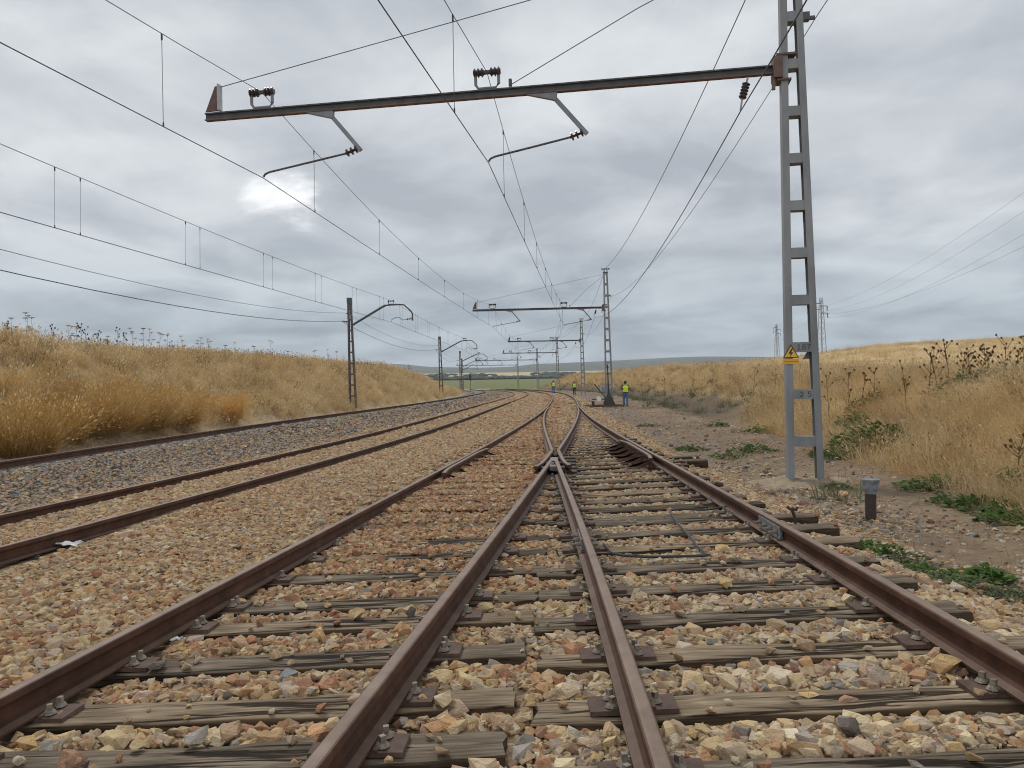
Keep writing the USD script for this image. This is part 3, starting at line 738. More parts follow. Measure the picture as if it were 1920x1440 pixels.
# frog: wing rails, vee, base plates
frog = thing('crossing_frog', 'cast steel frog where the two inner rails of the turnout cross', 'frog')
FW = 0.122
rail(frog, 'wing_rail', C_LEFT, lambda y: xa(y) - FW - 0.06 * sstep(13.2, 12.5, y), ztop_turn, K_TURN, 12.5, 15.3, drop=0.004)
rail(frog, 'wing_rail', C_RIGHT, lambda y: xb(y) + FW + 0.06 * sstep(13.2, 12.5, y), ztop_turn, K_TURN, 12.5, 15.3, drop=0.004)
def vee():
    ys = np.linspace(13.28, 14.02, 8)
    l, r = xa(ys) - 0.036, xb(ys) + 0.036
    l, r = np.minimum(l, (xa(ys) + xb(ys)) / 2 - 0.012), np.maximum(r, (xa(ys) + xb(ys)) / 2 + 0.012)
    z1 = ztop_turn((l + r) / 2, ys) - 0.0015 - 0.012 * sstep(13.8, 14.05, ys)
    v = np.vstack([np.stack([l, ys, z1 - 0.15], 1), np.stack([r, ys, z1 - 0.15], 1), np.stack([l + 0.004, ys, z1 - 0.004], 1), np.stack([r - 0.004, ys, z1 - 0.004], 1)])
    n = len(ys); f = []
    for i in range(n - 1):
        for a, b in ((0, 2), (2, 3), (3, 1), (1, 0)):
            f += [[a * n + i, a * n + i + 1, b * n + i + 1], [a * n + i, b * n + i + 1, b * n + i]]
    for i in (0, n - 1):
        f += [[i, n + i, 3 * n + i], [i, 3 * n + i, 2 * n + i]]
    m = trimesh.Trimesh(v, f, process=False); m.fix_normals(); return m
FROGTOP = pm('worn_frog_steel', [(0.3, (0.12, 0.09, 0.08)), (0.7, (0.21, 0.175, 0.165))], 9, 5, 0.5, 0.2, 60, 0.002)
obj('vee_nose', vee(), FROGTOP, frog)
fz = float(ztop_turn(xa(13.0), 13.0))
mid13 = lambda y: float((xa(y) + xb(y)) / 2)
obj('heel_block', hull([(mid13(12.55) + sx * w, yy, fz - 0.012 - d) for yy, w in ((12.45, 0.055), (13.1, 0.032)) for sx in (-1, 1) for d in (0, 0.07)]), FROGTOP, frog)
obj('lug', cyl(0.03, 0.02, (mid13(12.75), 12.75, fz - 0.015), 10), RUST, frog)
for i, yy in enumerate((12.35, 12.95, 13.55, 14.15, 14.75, 15.35)):
    obj('chair_plate', box((0.78, 0.22, 0.03), (mid13(yy), yy, fz - 0.163), 0), DARKRUST, frog)
for sx, xf in ((-1, xa), (1, xb)):
    for yy in (12.7, 13.4, 14.2):
        obj('spacer_block', box((0.09, 0.25, 0.09), (float(xf(yy)) + sx * 0.065 if yy < 14 else float(xf(yy)) + sx * 0.10, yy, fz - 0.09)), DARKRUST, frog)

# check rails with their chairs
def check_rail(c, off, inward, y0, y1, label):
    t = thing('check_rail', label, 'check rail')
    fl = lambda y: inward * (0.07 * sstep(y0 + 0.7, y0, y) + 0.07 * sstep(y1 - 0.7, y1, y))
    rail(t, 'guard_bar', c, off + inward * 0.122, ztop_turn, K_TURN, y0, y1, shift=fl, drop=-0.012)
    n = 6
    for yy in np.linspace(y0 + 0.25, y1 - 0.25, n):
        x = float(xat(c, yy)) + off + inward * 0.16
        z = float(ztop_turn(x, yy)) - RAIL_H
        prof = [(0, 0.15), (0.05, 0.14), (0.12, 0.085), (0.20, 0.048), (0.30, 0.026), (0.42, 0.014), (0.42, 0.0), (0, 0.0)]
        for e in (0.0,):
            v = [(x + inward * a, yy + e + s * 0.009, z + b) for s in (-1, 1) for a, b in prof]
            k = len(prof)
            f = [[0, q, q + 1] for q in range(1, k - 1)] + [[k, k + q + 1, k + q] for q in range(1, k - 1)] + sum([[[q, k + q, k + (q + 1) % k], [q, k + (q + 1) % k, (q + 1) % k]] for q in range(k)], [])
            m = trimesh.Trimesh(v, f, process=True); m.fix_normals()
            obj('chair_rib', m, RUST, t)
        obj('chair_plate', box((0.46, 0.17, 0.02), (x + inward * 0.17, yy, z + 0.008)), RUST, t)
check_rail(C_LEFT, -GA, 1, 12.0, 16.4, 'rusty check rail with ribbed chairs inside the outer left rail')
check_rail(C_RIGHT, GA, -1, 12.8, 17.0, 'rusty check rail with ribbed chairs inside the outer right rail')

# bolted joints
def fishplate(parent, x, y, th, z, sidex, length, mat, n=4, box_end=True):
    bar = box((0.022, length, 0.10), (0, 0, 0)); 
    bar = cat_([bar, box((0.035, length, 0.022), (0, 0, -0.044)), box((0.030, length, 0.02), (0, 0, 0.043))])
    pl = obj('fishplate', moved(bar, (x + sidex * 0.034, y, z - 0.075), -th), mat, parent)
    for q in np.linspace(-length / 2 + 0.07, length / 2 - 0.07, n):
        px, py = x + sidex * 0.062 + q * math.sin(th), y + q * math.cos(th)
        obj('bolt', cat_([cyl(0.02, 0.032, (px - sidex * 0.016, py, z - 0.075), 6, axis=(sidex, 0, 0)), cyl(0.011, 0.035, (px + sidex * 0.012, py, z - 0.075), 6, axis=(sidex, 0, 0))]), SPIKE, pl)
jt = thing('rail_joint', 'bright bolted joint plate on the outer right rail', 'fishplate')
jy = 7.05; jx, jth = railx(C_RIGHT, GA, jy); jz = float(ztop_turn(jx, jy))
fishplate(jt, jx, jy, jth, jz, -1, 0.62, ZINC)
ky = 6.85; kx = float(xb(ky)); kz = float(ztop_turn(kx, ky))
fishplate(inr, kx, ky, that(C_RIGHT, ky), kz, -1, 0.5, ZINC, 3)
for sx in (1,):
    fishplate(inr, kx, ky, that(C_RIGHT, ky), kz, sx, 0.5, RUST, 3)

# ------------------------------------------------------------------ where a pixel's ray meets the ground
def floor_z(x, y):
    inb = (x > edge_left(y)) & (x < edge_right(y)) & (y < 160)
    return np.maximum(terrain(x, y), np.where(inb, bed_z(x, y), -9))
def Gd(u, v, y0=2.0, y1=200.0):
    ys = np.geomspace(y0, y1, 900)
    d = U(u, v, 1.0) - EYE
    P = EYE + d * ys[:, None]
    h = P[:, 2] - floor_z(P[:, 0], P[:, 1])
    i = int(np.argmax(h < 0)) if (h < 0).any() else len(ys) - 1
    return np.array([P[i, 0], P[i, 1], float(floor_z(P[i:i + 1, 0], P[i:i + 1, 1])[0])])

# ------------------------------------------------------------------ ballast stones
def stone_shape(r, n=13):
    p = r.normal(size=(n, 3)); p /= np.abs(p).max(1, keepdims=True) ** 0.55 * np.linalg.norm(p, axis=1, keepdims=True) ** 0.45
    p *= (1.0, r.uniform(0.62, 0.95), r.uniform(0.45, 0.8))
    p += r.normal(0, 0.06, p.shape)
    h = hull(p)
    h.vertices -= h.vertices.mean(0)
    h.vertices /= np.abs(h.vertices).max()
    return h
def stone_mat(name, c):
    c = np.array(c)
    nodes = {'g': ('texture_coordinate', {}), 'oi': ('object_info', {}), 'n': ('noise_texture', {'scale': 2.2, 'detail': 6.0, 'roughness': 0.65}),
             'off': ('vector_math', {'math_type': 'add'}),
             'r': ('rgb_ramp', {'ramp': [(0.3, tuple(c * 0.72)), (0.5, tuple(c)), (0.7, tuple(np.minimum(c * 1.22 + 0.01, 0.8)))]}),
             'vr': ('map_range', {'from_min': 0.0, 'from_max': 1.0, 'to_min': 0.72, 'to_max': 1.15}), 'hv': ('hsv', {}),
             'hr': ('map_range', {'from_min': 0.0, 'from_max': 1.0, 'to_min': 0.485, 'to_max': 0.512}),
             'b': ('bump', {'strength': 0.5, 'distance': 0.12}), 'n2': ('noise_texture', {'scale': 7.0, 'detail': 5.0, 'roughness': 0.7}),
             'p': ('principled_bsdf', {'roughness': 0.9, 'specular_ior_level': 0.25})}
    links = [('g.object', 'off.vector1'), ('oi.location', 'off.vector2'), ('off.vector', 'n.vector'), ('off.vector', 'n2.vector'), ('n.fac', 'r.fac'), ('oi.random', 'vr.value'), ('oi.random', 'hr.value'),
             ('vr.result', 'hv.value'), ('hr.result', 'hv.hue'), ('r.color', 'hv.color'), ('hv.color', 'p.base_color'), ('n2.fac', 'b.height'), ('b.normal', 'p.normal')]
    return usdkit.material(stage, '/World/Looks/' + name + '_stone', nodes, links, surface='p.BSDF')
SMATS = [stone_mat(k, STONE[k]) for k in SNAMES]

def rail_clear(x, y):
    """distance to the nearest rail's centre line"""
    D = np.full(x.shape, 9.0)
    for c, o in ((C_LEFT, -GA), (C_RIGHT, GA), (C_MID, -GA), (C_MID, GA), (C_THIRD, -GA), (C_THIRD, GA)):
        D = np.minimum(D, np.abs(x - (xat(c, y) + o)))
    D = np.minimum(D, np.where(y < 43, np.abs(x - xa(y)), 9)); D = np.minimum(D, np.where(y < 43, np.abs(x - xb(y)), 9))
    D = np.where((y > 12.4) & (y < 15.5), np.minimum(D, np.maximum(np.abs(x - (xa(y) + xb(y)) / 2) - 0.12, 0)), D)
    return D

def on_sleeper(x, y):
    """1 where the place lies on an open sleeper top"""
    hit = np.zeros(x.shape, bool)
    order = np.argsort(y); ysrt = y[order]
    for x0, x1, sy, hw, buried in SLEEPER_RECTS:
        a, b = np.searchsorted(ysrt, [sy - hw - 0.012, sy + hw + 0.012])
        q = order[a:b]
        k = q[(x[q] > x0 - 0.03) & (x[q] < x1 + 0.03)]
        hit[k] = True
    return hit

def scatter_stones(y0, y1, per_m2, r0, r1, r):
    area_w = 1.44 * y1 + 4
    n = int(area_w * (y1 - y0) * per_m2)
    y = r.uniform(y0, y1, n); x = r.uniform(-area_w / 2, area_w / 2, n)
    ok = (np.abs(x) < 0.70 * y + 1.2) & (x > edge_left(y) - 0.35) & (x < edge_right(y) + 0.55 * r.random(n) ** 2)
    x, y = x[ok], y[ok]
    size = np.exp(r.normal(math.log((r0 + r1) / 2), 0.27, len(x))).clip(r0 * 0.6, r1 * 1.6)
    clear = rail_clear(x, y)
    ok = clear > 0.06 + size * 0.55
    x, y, size = x[ok], y[ok], size[ok]
    # gauge side of the middle track shows its concrete: thin the stones over the blocks
    os_ = on_sleeper(x, y)
    cv = cover(x, y)
    keep = ~os_ | (cv > 0.004) | (r.random(len(x)) < np.where(x < (xat(C_LEFT, y) + xat(C_RIGHT, y)) / 2, 0.03, 0.015))
    x, y, size, os_, cv = x[keep], y[keep], size[keep], os_[keep], cv[keep]
    z = bed_z(x, y) + size * r.uniform(-0.25, 0.38, len(x))
    top = bed(x, y)
    z = np.where(os_ & (cv <= 0.004), top + size * 0.38, z)
    # blocks of the middle track stay visible
    th = that(C_MID, y); xm = xat(C_MID, y)
    nearblk = (np.abs(np.abs(x - xm) - GA - 0.02) < 0.30) & (y < 60)
    z = np.where(nearblk, z - 0.045, z)
    return np.stack([x, y, z], 1), size

sr = np.random.default_rng(11)
layers = [scatter_stones(1.9, 6.0, 620, 0.014, 0.030, sr), scatter_stones(1.9, 6.0, 560, 0.026, 0.046, sr), scatter_stones(6.0, 12.0, 1050, 0.018, 0.037, sr), scatter_stones(12, 24, 720, 0.020, 0.040, sr),
          scatter_stones(24, 48, 150, 0.032, 0.058, sr), scatter_stones(48, 100, 34, 0.05, 0.085, sr)]
SP, SS = np.vstack([l[0] for l in layers]), np.concatenate([l[1] for l in layers])
W_ = np.cumsum(zone_weights(SP[:, 0], SP[:, 1]), 1)
SC = (sr.random(len(SP))[:, None] > W_).sum(1).clip(0, len(SNAMES) - 1)
# the three hundred that show largest are stones of their own, the rest one mass
inview = (np.abs(SP[:, 0]) < 0.655 * SP[:, 1]) & (SP[:, 1] > 2.75)
px = np.where(inview, SS / SP[:, 1] + 0.02 * (SP[:, 2] - bed_z(SP[:, 0], SP[:, 1])), 0)
big = np.argsort(-px)[:300]
shp = np.random.default_rng(5)
def rand_rot(r):
    return trimesh.transformations.random_rotation_matrix(r.random(3))[:3, :3]
for i in big:
    h = stone_shape(shp, 15)
    R = rand_rot(shp); ax = trimesh.transformations.rotation_matrix(shp.uniform(0, 6.28), (0, 0, 1))[:3, :3] @ trimesh.transformations.rotation_matrix(shp.normal(0, 0.35), (1, 0, 0))[:3, :3]
    m = UsdGeom.Mesh.Define(stage, numbered('/World/ballast_bed/ballast_stone'))
    v, f, _ = meshkit.arrays(h)
    m.CreatePointsAttr(Vt.Vec3fArray.FromNumpy((v @ ax.T * SS[i] * 1.05).astype(np.float32)))
    m.CreateFaceVertexCountsAttr(Vt.IntArray.FromNumpy(np.full(len(f), 3, np.int32))); m.CreateFaceVertexIndicesAttr(Vt.IntArray.FromNumpy(f.astype(np.int32).ravel()))
    m.CreateSubdivisionSchemeAttr('none')
    m.AddTranslateOp().Set(Gf.Vec3d(*map(float, SP[i])))
    UsdShade.MaterialBindingAPI.Apply(m.GetPrim()).Bind(SMATS[SC[i]])
rest = np.setdiff1d(np.arange(len(SP)), big)

def instancer(path, protos, pos, idx, yaw, tilt, scale, label=None, cat=None):
    """protos: [(mesh, material, smooth)]"""
    pi = UsdGeom.PointInstancer.Define(stage, path)
    rel = pi.CreatePrototypesRel()
    for k, (m, mat, sm) in enumerate(protos):
        q = usdkit.mesh(stage, f'{path}/kinds/piece_{k:03d}', m, mat, smooth=sm)
        rel.AddTarget(q.GetPath())
    n = len(pos)
    pi.CreateProtoIndicesAttr(Vt.IntArray.FromNumpy(idx.astype(np.int32)))
    pi.CreatePositionsAttr(Vt.Vec3fArray.FromNumpy(pos.astype(np.float32)))
    pi.CreateScalesAttr(Vt.Vec3fArray.FromNumpy(np.repeat(scale[:, None], 3, 1).astype(np.float32) if scale.ndim == 1 else scale.astype(np.float32)))
    # rotation: yaw about z after a tilt about x
    hy, ht = yaw / 2, tilt / 2
    w, x, y, z = np.cos(hy) * np.cos(ht), np.cos(hy) * np.sin(ht), np.sin(hy) * np.sin(ht), np.sin(hy) * np.cos(ht)
    pi.CreateOrientationsAttr(Vt.QuathArray([Gf.Quath(float(a), float(b), float(c), float(d)) for a, b, c, d in zip(w, x, y, z)]))
    tag(pi, label, cat, None, 'stuff')
    return pi

NSH = 7
protos, r = [], np.random.default_rng(3)
for k in range(len(SNAMES)):
    for q in range(NSH):
        protos.append((stone_shape(r, 12), SMATS[k], False))
instancer('/World/ballast_bed/loose_ballast', protos, SP[rest], SC[rest] * NSH + sr.integers(0, NSH, len(rest)), sr.uniform(0, 6.28, len(rest)), sr.normal(0, 0.45, len(rest)), SS[rest])
print('stones', len(SP))

# big loose stones lying on sleepers and between the rails
for u, v, s, k, lab in ((1522, 1322, 0.062, 1, 'large ochre stone lying on a sleeper at the lower right'), (853, 1345, 0.075, 2, 'large tan stone beside the sleeper end at the bottom centre'),
                        (1588, 1332, 0.06, 5, 'flat brown stone on the same sleeper as the large ochre stone'), (208, 1425, 0.05, 0, 'square tan stone on the nearest left sleeper'),
                        (945, 0 + 1047, 0.05, 3, 'pale stone beside the left inner rail'), (1355, 1035, 0.07, 1, 'ochre stone lying by the bend of the black cable'),
                        (1585, 932, 0.09, 1, 'yellow stone on the earth left of the pipe post'), (237, 1010, 0.085, 2, 'large pale stone between the middle track and the left rail'), (1770, 1262, 0.085, 1, 'ochre stone right of centre near the outer right rail')):
    p = Gd(u, v)
    h = stone_shape(shp, 18); h.vertices *= s * 1.1; h.vertices[:, 2] *= 0.85
    h.vertices += p + (0, 0, s * 0.45)
    tag(obj('loose_stone', h, SMATS[k]), lab, 'stone')
#PART4

# ------------------------------------------------------------------ overhead line masts
def c_leg(x0b, x0t, wd, dp, H, side_):
    """channel leg open towards the middle; outer face from x0b at the foot to x0t at the top"""
    t = 0.014
    def prof(x0):
        s = side_
        return np.array([(x0, -dp / 2), (x0 - s * wd, -dp / 2), (x0 - s * wd, -dp / 2 + t), (x0 - s * t, -dp / 2 + t), (x0 - s * t, dp / 2 - t), (x0 - s * wd, dp / 2 - t), (x0 - s * wd, dp / 2), (x0, dp / 2)])
    a, b = prof(x0b), prof(x0t)
    n = len(a)
    v = np.vstack([np.c_[a, np.full(n, -0.3)], np.c_[b, np.full(n, H)]])
    f = []
    for i in range(n):
        j = (i + 1) % n
        f += [[i, j, n + j], [i, n + j, n + i]]
    for q in ((7, 0, 1), (7, 1, 2), (7, 2, 3), (7, 3, 4), (7, 4, 5), (7, 5, 6)):
        pass
    caps = [(0, 1, 2), (0, 2, 3), (0, 3, 4), (0, 4, 7), (4, 5, 6), (4, 6, 7)]
    f += [list(c) for c in caps] + [[n + c[0], n + c[2], n + c[1]] for c in caps]
    m = trimesh.Trimesh(v, f, process=False); m.fix_normals()
    return m

def insulator(a, b, r=0.06, n=3, core=0.025):
    """a run of porcelain sheds from a to b as one lathed body"""
    a, b = np.asarray(a, float), np.asarray(b, float)
    pts, rr = [], []
    for k in range(n):
        for q, rad in ((0.08, core), (0.22, core), (0.32, r), (0.62, r * 0.92), (0.72, core), (0.92, core)):
            pts.append(a + (b - a) * (k + q) / n); rr.append(rad)
    return tube(pts, np.array(rr), 10)

def mast_body(t, H, wb, wt, leg_w, dp, mat, rungs, rung_h, detail=True):
    obj('leg', c_leg(-wb / 2, -wb / 2, leg_w, dp, H, -1), mat, t)
    obj('leg', c_leg(wb / 2, -wb / 2 + wt, leg_w, dp, H, 1), mat, t)
    for z in rungs:
        xr_ = wb / 2 + (wt - wb) * z / H
        x0, x1 = -wb / 2 + 0.02, xr_ - 0.02
        obj('batten_plate', box((x1 - x0, dp - 0.008, rung_h), ((x0 + x1) / 2, 0, z)), mat, t)

def i_beam(parent, name, a, b, h, w, mat_top, mat_bot):
    a, b = np.asarray(a, float), np.asarray(b, float)
    up = np.array([0, 0, 1.0])
    m = cat_([beam(a + up * (h / 2 - 0.012), b + up * (h / 2 - 0.012), w, 0.022), beam(a, b, 0.016, h - 0.046)])
    bm = obj(name, m, mat_top, parent)
    obj('lower_flange', beam(a - up * (h / 2 - 0.012), b - up * (h / 2 - 0.012), w, 0.022), mat_bot, bm)
    return bm

RIGHT_MASTS, LEFT_MASTS = [], []
def right_mast(base, rot, lw_mid, lw_left, L, label, first=False, far=False):
    """portal-less mast with a long cross beam; local -x points over the tracks"""
    H, hb = 8.85, 6.55
    t = thing('catenary_mast', label, 'catenary mast', base, rot, 'tall masts on the right of the tracks')
    mast_body(t, H, 0.56, 0.30, 0.105, 0.20, GALV, np.arange(0.62, H, 0.747), 0.155)
    i_beam(t, 'cross_beam', (-0.26, 0, hb), (-L, 0, hb + 0.0), 0.14, 0.10, GALV_DARK, BROWN_STEEL)
    obj('beam_clamp', cat_([box((0.14, 0.30, 0.34), (-0.33, 0, hb)), box((0.30, 0.26, 0.03), (-0.2, 0, hb + 0.2)), box((0.22, 0.26, 0.03), (-0.24, 0, hb - 0.2)), box((0.05, 0.05, 0.2), (-0.40, -0.1, hb - 0.25))]), BROWN_STEEL, t)
    # end bracket with the anchored stay
    obj('end_gusset', hull([(-L, s * 0.012, hb + 0.10) for s in (-1, 1)] + [(-L + 0.26, s * 0.012, hb + 0.10) for s in (-1, 1)] + [(-L + 0.19, s * 0.012, hb + 0.55) for s in (-1, 1)] + [(-L + 0.26, s * 0.012, hb + 0.55) for s in (-1, 1)]), BROWN_STEEL, t)
    obj('end_plate', box((0.03, 0.13, 0.47), (-L + 0.275, 0, hb + 0.335)), GALV_LIGHT, t)
    top = (-0.10, -0.02, H - 0.05)
    obj('stay_cable', tube([(-L + 0.3, 0, hb + 0.53), (-L * 0.5, 0, (hb + H) / 2 + 0.22), top], 0.008, 5), WIRE, t)
    obj('stay_cable', tube([(-lw_left + 0.42, 0, hb + 0.13), (-lw_left * 0.5, 0, (hb + H) / 2 + 0.04), top], 0.008, 5), WIRE, t)
    obj('stay_lug', box((0.05, 0.05, 0.12), (-lw_left + 0.40, 0, hb + 0.16)), GALV_DARK, t)
    pts = {}
    for key, w in (('mid', lw_mid), ('left', lw_left)):
        x = -w
        cr = cat_([tube([(x - 0.2, 0, hb + 0.40), (x - 0.2, 0, hb + 0.17), (x - 0.15, 0, hb + 0.095), (x + 0.15, 0, hb + 0.095), (x + 0.2, 0, hb + 0.17), (x + 0.2, 0, hb + 0.40)], 0.028, 6)])
        c = obj('wire_cradle', cr, GALV, t)
        obj('insulator', insulator((x - 0.24, 0, hb + 0.37), (x - 0.05, 0, hb + 0.37), 0.078, 3, 0.05), PORCELAIN, c)
        obj('insulator', insulator((x + 0.05, 0, hb + 0.37), (x + 0.24, 0, hb + 0.37), 0.078, 3, 0.05), PORCELAIN, c)
        obj('saddle', cyl(0.04, 0.13, (x - 0.065, 0, hb + 0.37), 8, axis=(1, 0, 0)), GALV_DARK, c)
        e = -0.17 if (first and key == 'left') else 0.0
        # bracket that reaches down to the registration arm
        b0, b1, b2 = (x + 1.05 + e, 0, hb - 0.10), (x + 1.30 + e, 0, hb - 0.14), (x + 1.85 + e, 0, hb - 0.80)
        ar = obj('bracket_arm', cat_([beam(b0, b1, 0.07, 0.05), beam(b1, b2, 0.06, 0.07), hull([(x + 0.85 + e, -.04, hb - .073), (x + 0.85 + e, .04, hb - .073), (x + 1.36 + e, -.04, hb - .073), (x + 1.36 + e, .04, hb - .073), (x + 1.35 + e, -.04, hb - .21), (x + 1.35 + e, .04, hb - .21), (x + 1.15 + e, .04, hb - .12), (x + 1.15 + e, -.04, hb - .12)])]), GALV, t)
        obj('insulator', insulator((x + 1.80 + e, 0, hb - 0.76), (x + 1.56 + e, 0, hb - 0.84), 0.07, 3), PORCELAIN, ar)
        zc = 1.17
        obj('steady_arm', tube([(x + 1.58 + e, 0, hb - 0.835), (x + 0.9 + e * 0.5, 0, hb - 0.945), (x + 0.12, 0, hb - zc + 0.10), (x + 0.04, 0, hb - zc + 0.07), (x + 0.0, 0, hb - zc + 0.02)], 0.018, 6), GALV_DARK, ar)
        pts[key] = ((x, 0, hb + 0.37), (x, 0, hb - zc))
    # feeder insulator hanging under the beam beside the mast, and one on top
    fi = obj('hanging_insulator', insulator((-0.80, 0, hb - 0.17), (-0.87, 0, hb - 0.42), 0.068, 5, 0.045), PORCELAIN, t)
    obj('insulator_hook', tube([(-0.78, 0, hb - 0.1), (-0.80, 0, hb - 0.17), (-0.87, 0, hb - 0.42), (-0.90, 0, hb - 0.60)], 0.016, 5), GALV_LIGHT, fi)
    obj('top_bracket', cat_([box((0.34, 0.22, 0.06), (-0.13, 0, H + 0.03)), box((0.05, 0.05, 0.20), (-0.22, 0, H + 0.15)), box((0.05, 0.05, 0.20), (-0.02, 0, H + 0.15))]), GALV_DARK, t)
    obj('top_insulator', insulator((-0.42, -0.0, H + 0.27), (0.18, 0, H + 0.27), 0.06, 4), PORCELAIN, t)
    obj('side_lug', cat_([box((0.10, 0.12, 0.12), (0.115, -0.04, 7.33)), box((0.09, 0.05, 0.05), (0.2, -0.06, 7.30))]), GALV_DARK, t)
    pts['top'] = (-0.12, 0, H + 0.30); pts['hang'] = (-0.90, 0, hb - 0.62); pts['lug'] = (0.25, -0.06, 7.28)
    c, s = math.cos(rot), math.sin(rot)
    W = lambda p: np.array([base[0] + p[0] * c - p[1] * s, base[1] + p[0] * s + p[1] * c, base[2] + p[2]])
    RIGHT_MASTS.append({k: (tuple(W(q) for q in v) if isinstance(v[0], tuple) else W(v)) for k, v in pts.items()})
    return t

MR = [(1510, 900, 12.3), (1143, 760, 51.7), (1094, 738, 93.0), (1047, 731, 131.0), (1009, 729, 173.0), (972, 728, 215.0)]
MLAB = ['tall grey ladder mast in the right foreground carrying the warning sign', 'grey ladder mast with cross beam standing behind the switch lever', 'third grey mast from the camera, above the bank left of the switch lever mast',
        'thin distant grey mast above the left worker in a yellow vest', 'small far grey mast with a cross beam, left of the workers', 'farthest small mast with a cross beam in the gap of the hills']
masts = []
for i, (u, v, Y) in enumerate(MR):
    b = U(u, v, Y)
    if i > 0:
        b[2] = -0.1
    if i >= 4:
        b[2] = float(terrain(b[0:1], b[1:2])[0])
        b[2] = max(b[2], -0.3)
    th = float(that(C_LEFT, min(b[1], 170)))
    rot = -0.175 if i == 0 else -th
    dirn = np.array([-math.cos(rot), -math.sin(rot)])
    # where the beam passes over each track's centre line
    def over(c):
        ls = np.linspace(0.5, 16, 600)
        q = b[:2] + ls[:, None] * dirn
        return float(ls[np.argmin(np.abs(q[:, 0] - xat(c, q[:, 1])))])
    wm, wl = over(C_MID), over(C_LEFT)
    st = 0.12 * (-1) ** i
    if i == 0:
        wm, wl = 9.18, 5.05
    masts.append(right_mast(b, rot, wm + (st if i else 0), wl + (st if i else 0), max(wm + 1.25, 9.0) if i else 10.28, MLAB[i], i == 0))

# footing, painted number and signs on the near mast
m0 = masts[0]
r_ = np.random.default_rng(17)
fa = np.linspace(0, 2 * np.pi, 40, endpoint=False)
rings = [(0.0, 0.10), (0.35, 0.10), (0.6, 0.07), (0.85, 0.0), (1.1, -0.08)]
fv = [np.array([[0, 0, 0.10]])]
for rr, zz in rings[1:]:
    k = rr * (1 + 0.16 * np.sin(fa * 3 + 1) + 0.08 * np.sin(fa * 7))
    fv.append(np.stack([k * np.cos(fa), k * np.sin(fa) * 0.8, zz + 0.03 * np.sin(fa * 5 + rr * 9) + r_.normal(0, 0.008, 40)], 1))
fvv = np.vstack(fv); ff = [[0, 1 + i, 1 + (i + 1) % 40] for i in range(40)]
for k in range(3):
    a = 1 + 40 * k
    ff += sum([[[a + i, a + 40 + i, a + 40 + (i + 1) % 40], [a + i, a + 40 + (i + 1) % 40, a + (i + 1) % 40]] for i in range(40)], [])
obj('footing', (fvv - (0, 0, 0.08), np.array(ff)), SAND, m0, smooth=True)
INK = pm('faded_black_paint', [(0.3, (0.035, 0.035, 0.036)), (0.7, (0.06, 0.06, 0.062))], 30, 3, 0.8)
YEL = pm('yellow_sign_paint', [(0.3, (0.62, 0.36, 0.035)), (0.7, (0.72, 0.43, 0.05))], 12, 4, 0.5)
YEL2 = pm('orange_yellow_sign_paint', [(0.3, (0.58, 0.30, 0.02)), (0.7, (0.68, 0.37, 0.03))], 12, 4, 0.5)
SIGNK = pm('black_sign_paint', [(0.3, (0.018, 0.016, 0.014)), (0.7, (0.03, 0.028, 0.025))], 12, 3, 0.5)
def upright(m, at, s=1.0):
    """text in the xy plane turned to stand in xz, facing -y"""
    m = m.copy(); m.apply_scale((s, s, 1))
    v = m.vertices.copy(); m.vertices = np.stack([v[:, 0], -v[:, 2], v[:, 1]], 1) + np.asarray(at)
    return m
RZ = np.arange(0.62, 8.85, 0.747)
for z, txt, xs_ in ((RZ[2], '187', (-0.12, -0.045, 0.03)), (RZ[1], '25', (-0.09, 0.03))):
    for ch, x in zip(txt, xs_):
        obj('painted_digit', upright(meshkit.text_mesh(ch, 0.085, 0.0015), (x, -0.0975, z - 0.042)), INK, m0)
c0, s0 = math.cos(-0.175), math.sin(-0.175)
base0 = U(*MR[0])
def warn_sign(at, rz, label, blank=False):
    t = thing('warning_sign', label, 'warning sign', at, rz)
    w, h = 0.25, 0.215
    tri = lambda k, y0, y1, dz=0.0: hull([(-w / 2 * k, y, -h / 3 * k + dz) for y in (y0, y1)] + [(w / 2 * k, y, -h / 3 * k + dz) for y in (y0, y1)] + [(0, y, 2 * h / 3 * k + dz) for y in (y0, y1)])
    if blank:
        obj('panel', tri(1.0, -0.003, 0.003), GALV_LIGHT, t)
        obj('fixing_bar', box((0.05, 0.012, 0.2), (0, 0.009, 0)), GALV, t)
        return t
    obj('border', tri(1.0, -0.003, 0.003), SIGNK, t)
    obj('panel', tri(0.80, -0.0055, 0.0), YEL, t)
    bolt = [(0.005, 0.085), (-0.040, 0.005), (-0.006, 0.010), (-0.018, -0.052), (0.034, 0.032), (0.002, 0.028), (0.030, 0.085)]
    from shapely.geometry import Polygon
    bm = trimesh.creation.extrude_polygon(Polygon(bolt), 0.002, engine='earcut')
    obj('lightning_mark', upright(bm, (0.0, -0.0055, -0.01)), SIGNK, t)
    obj('lower_plate', box((0.25, 0.005, 0.085), (0, 0, -h / 3 - 0.055)), YEL2, t)
    tx = meshkit.text_mesh('NO TOCAR PELIGRO DE MUERTE', 0.013, 0.0012, True)
    ww = tx.bounds[1][0] - tx.bounds[0][0]
    obj('lettering', upright(tx, (-0.105, -0.0026, -h / 3 - 0.062), 0.21 / ww), SIGNK, t)
    return t
def on_mast(x, y, z):
    return (base0[0] + x * c0 - y * s0, base0[1] + x * s0 + y * c0, base0[2] + z)
warn_sign(on_mast(-0.205, -0.108, 2.015), -0.175, 'yellow triangular high voltage sign on the left leg of the near mast')
warn_sign(on_mast(0.135, 0.108, 2.0), math.pi - 0.175, 'grey back of a second warning sign behind the right leg of the near mast', True)

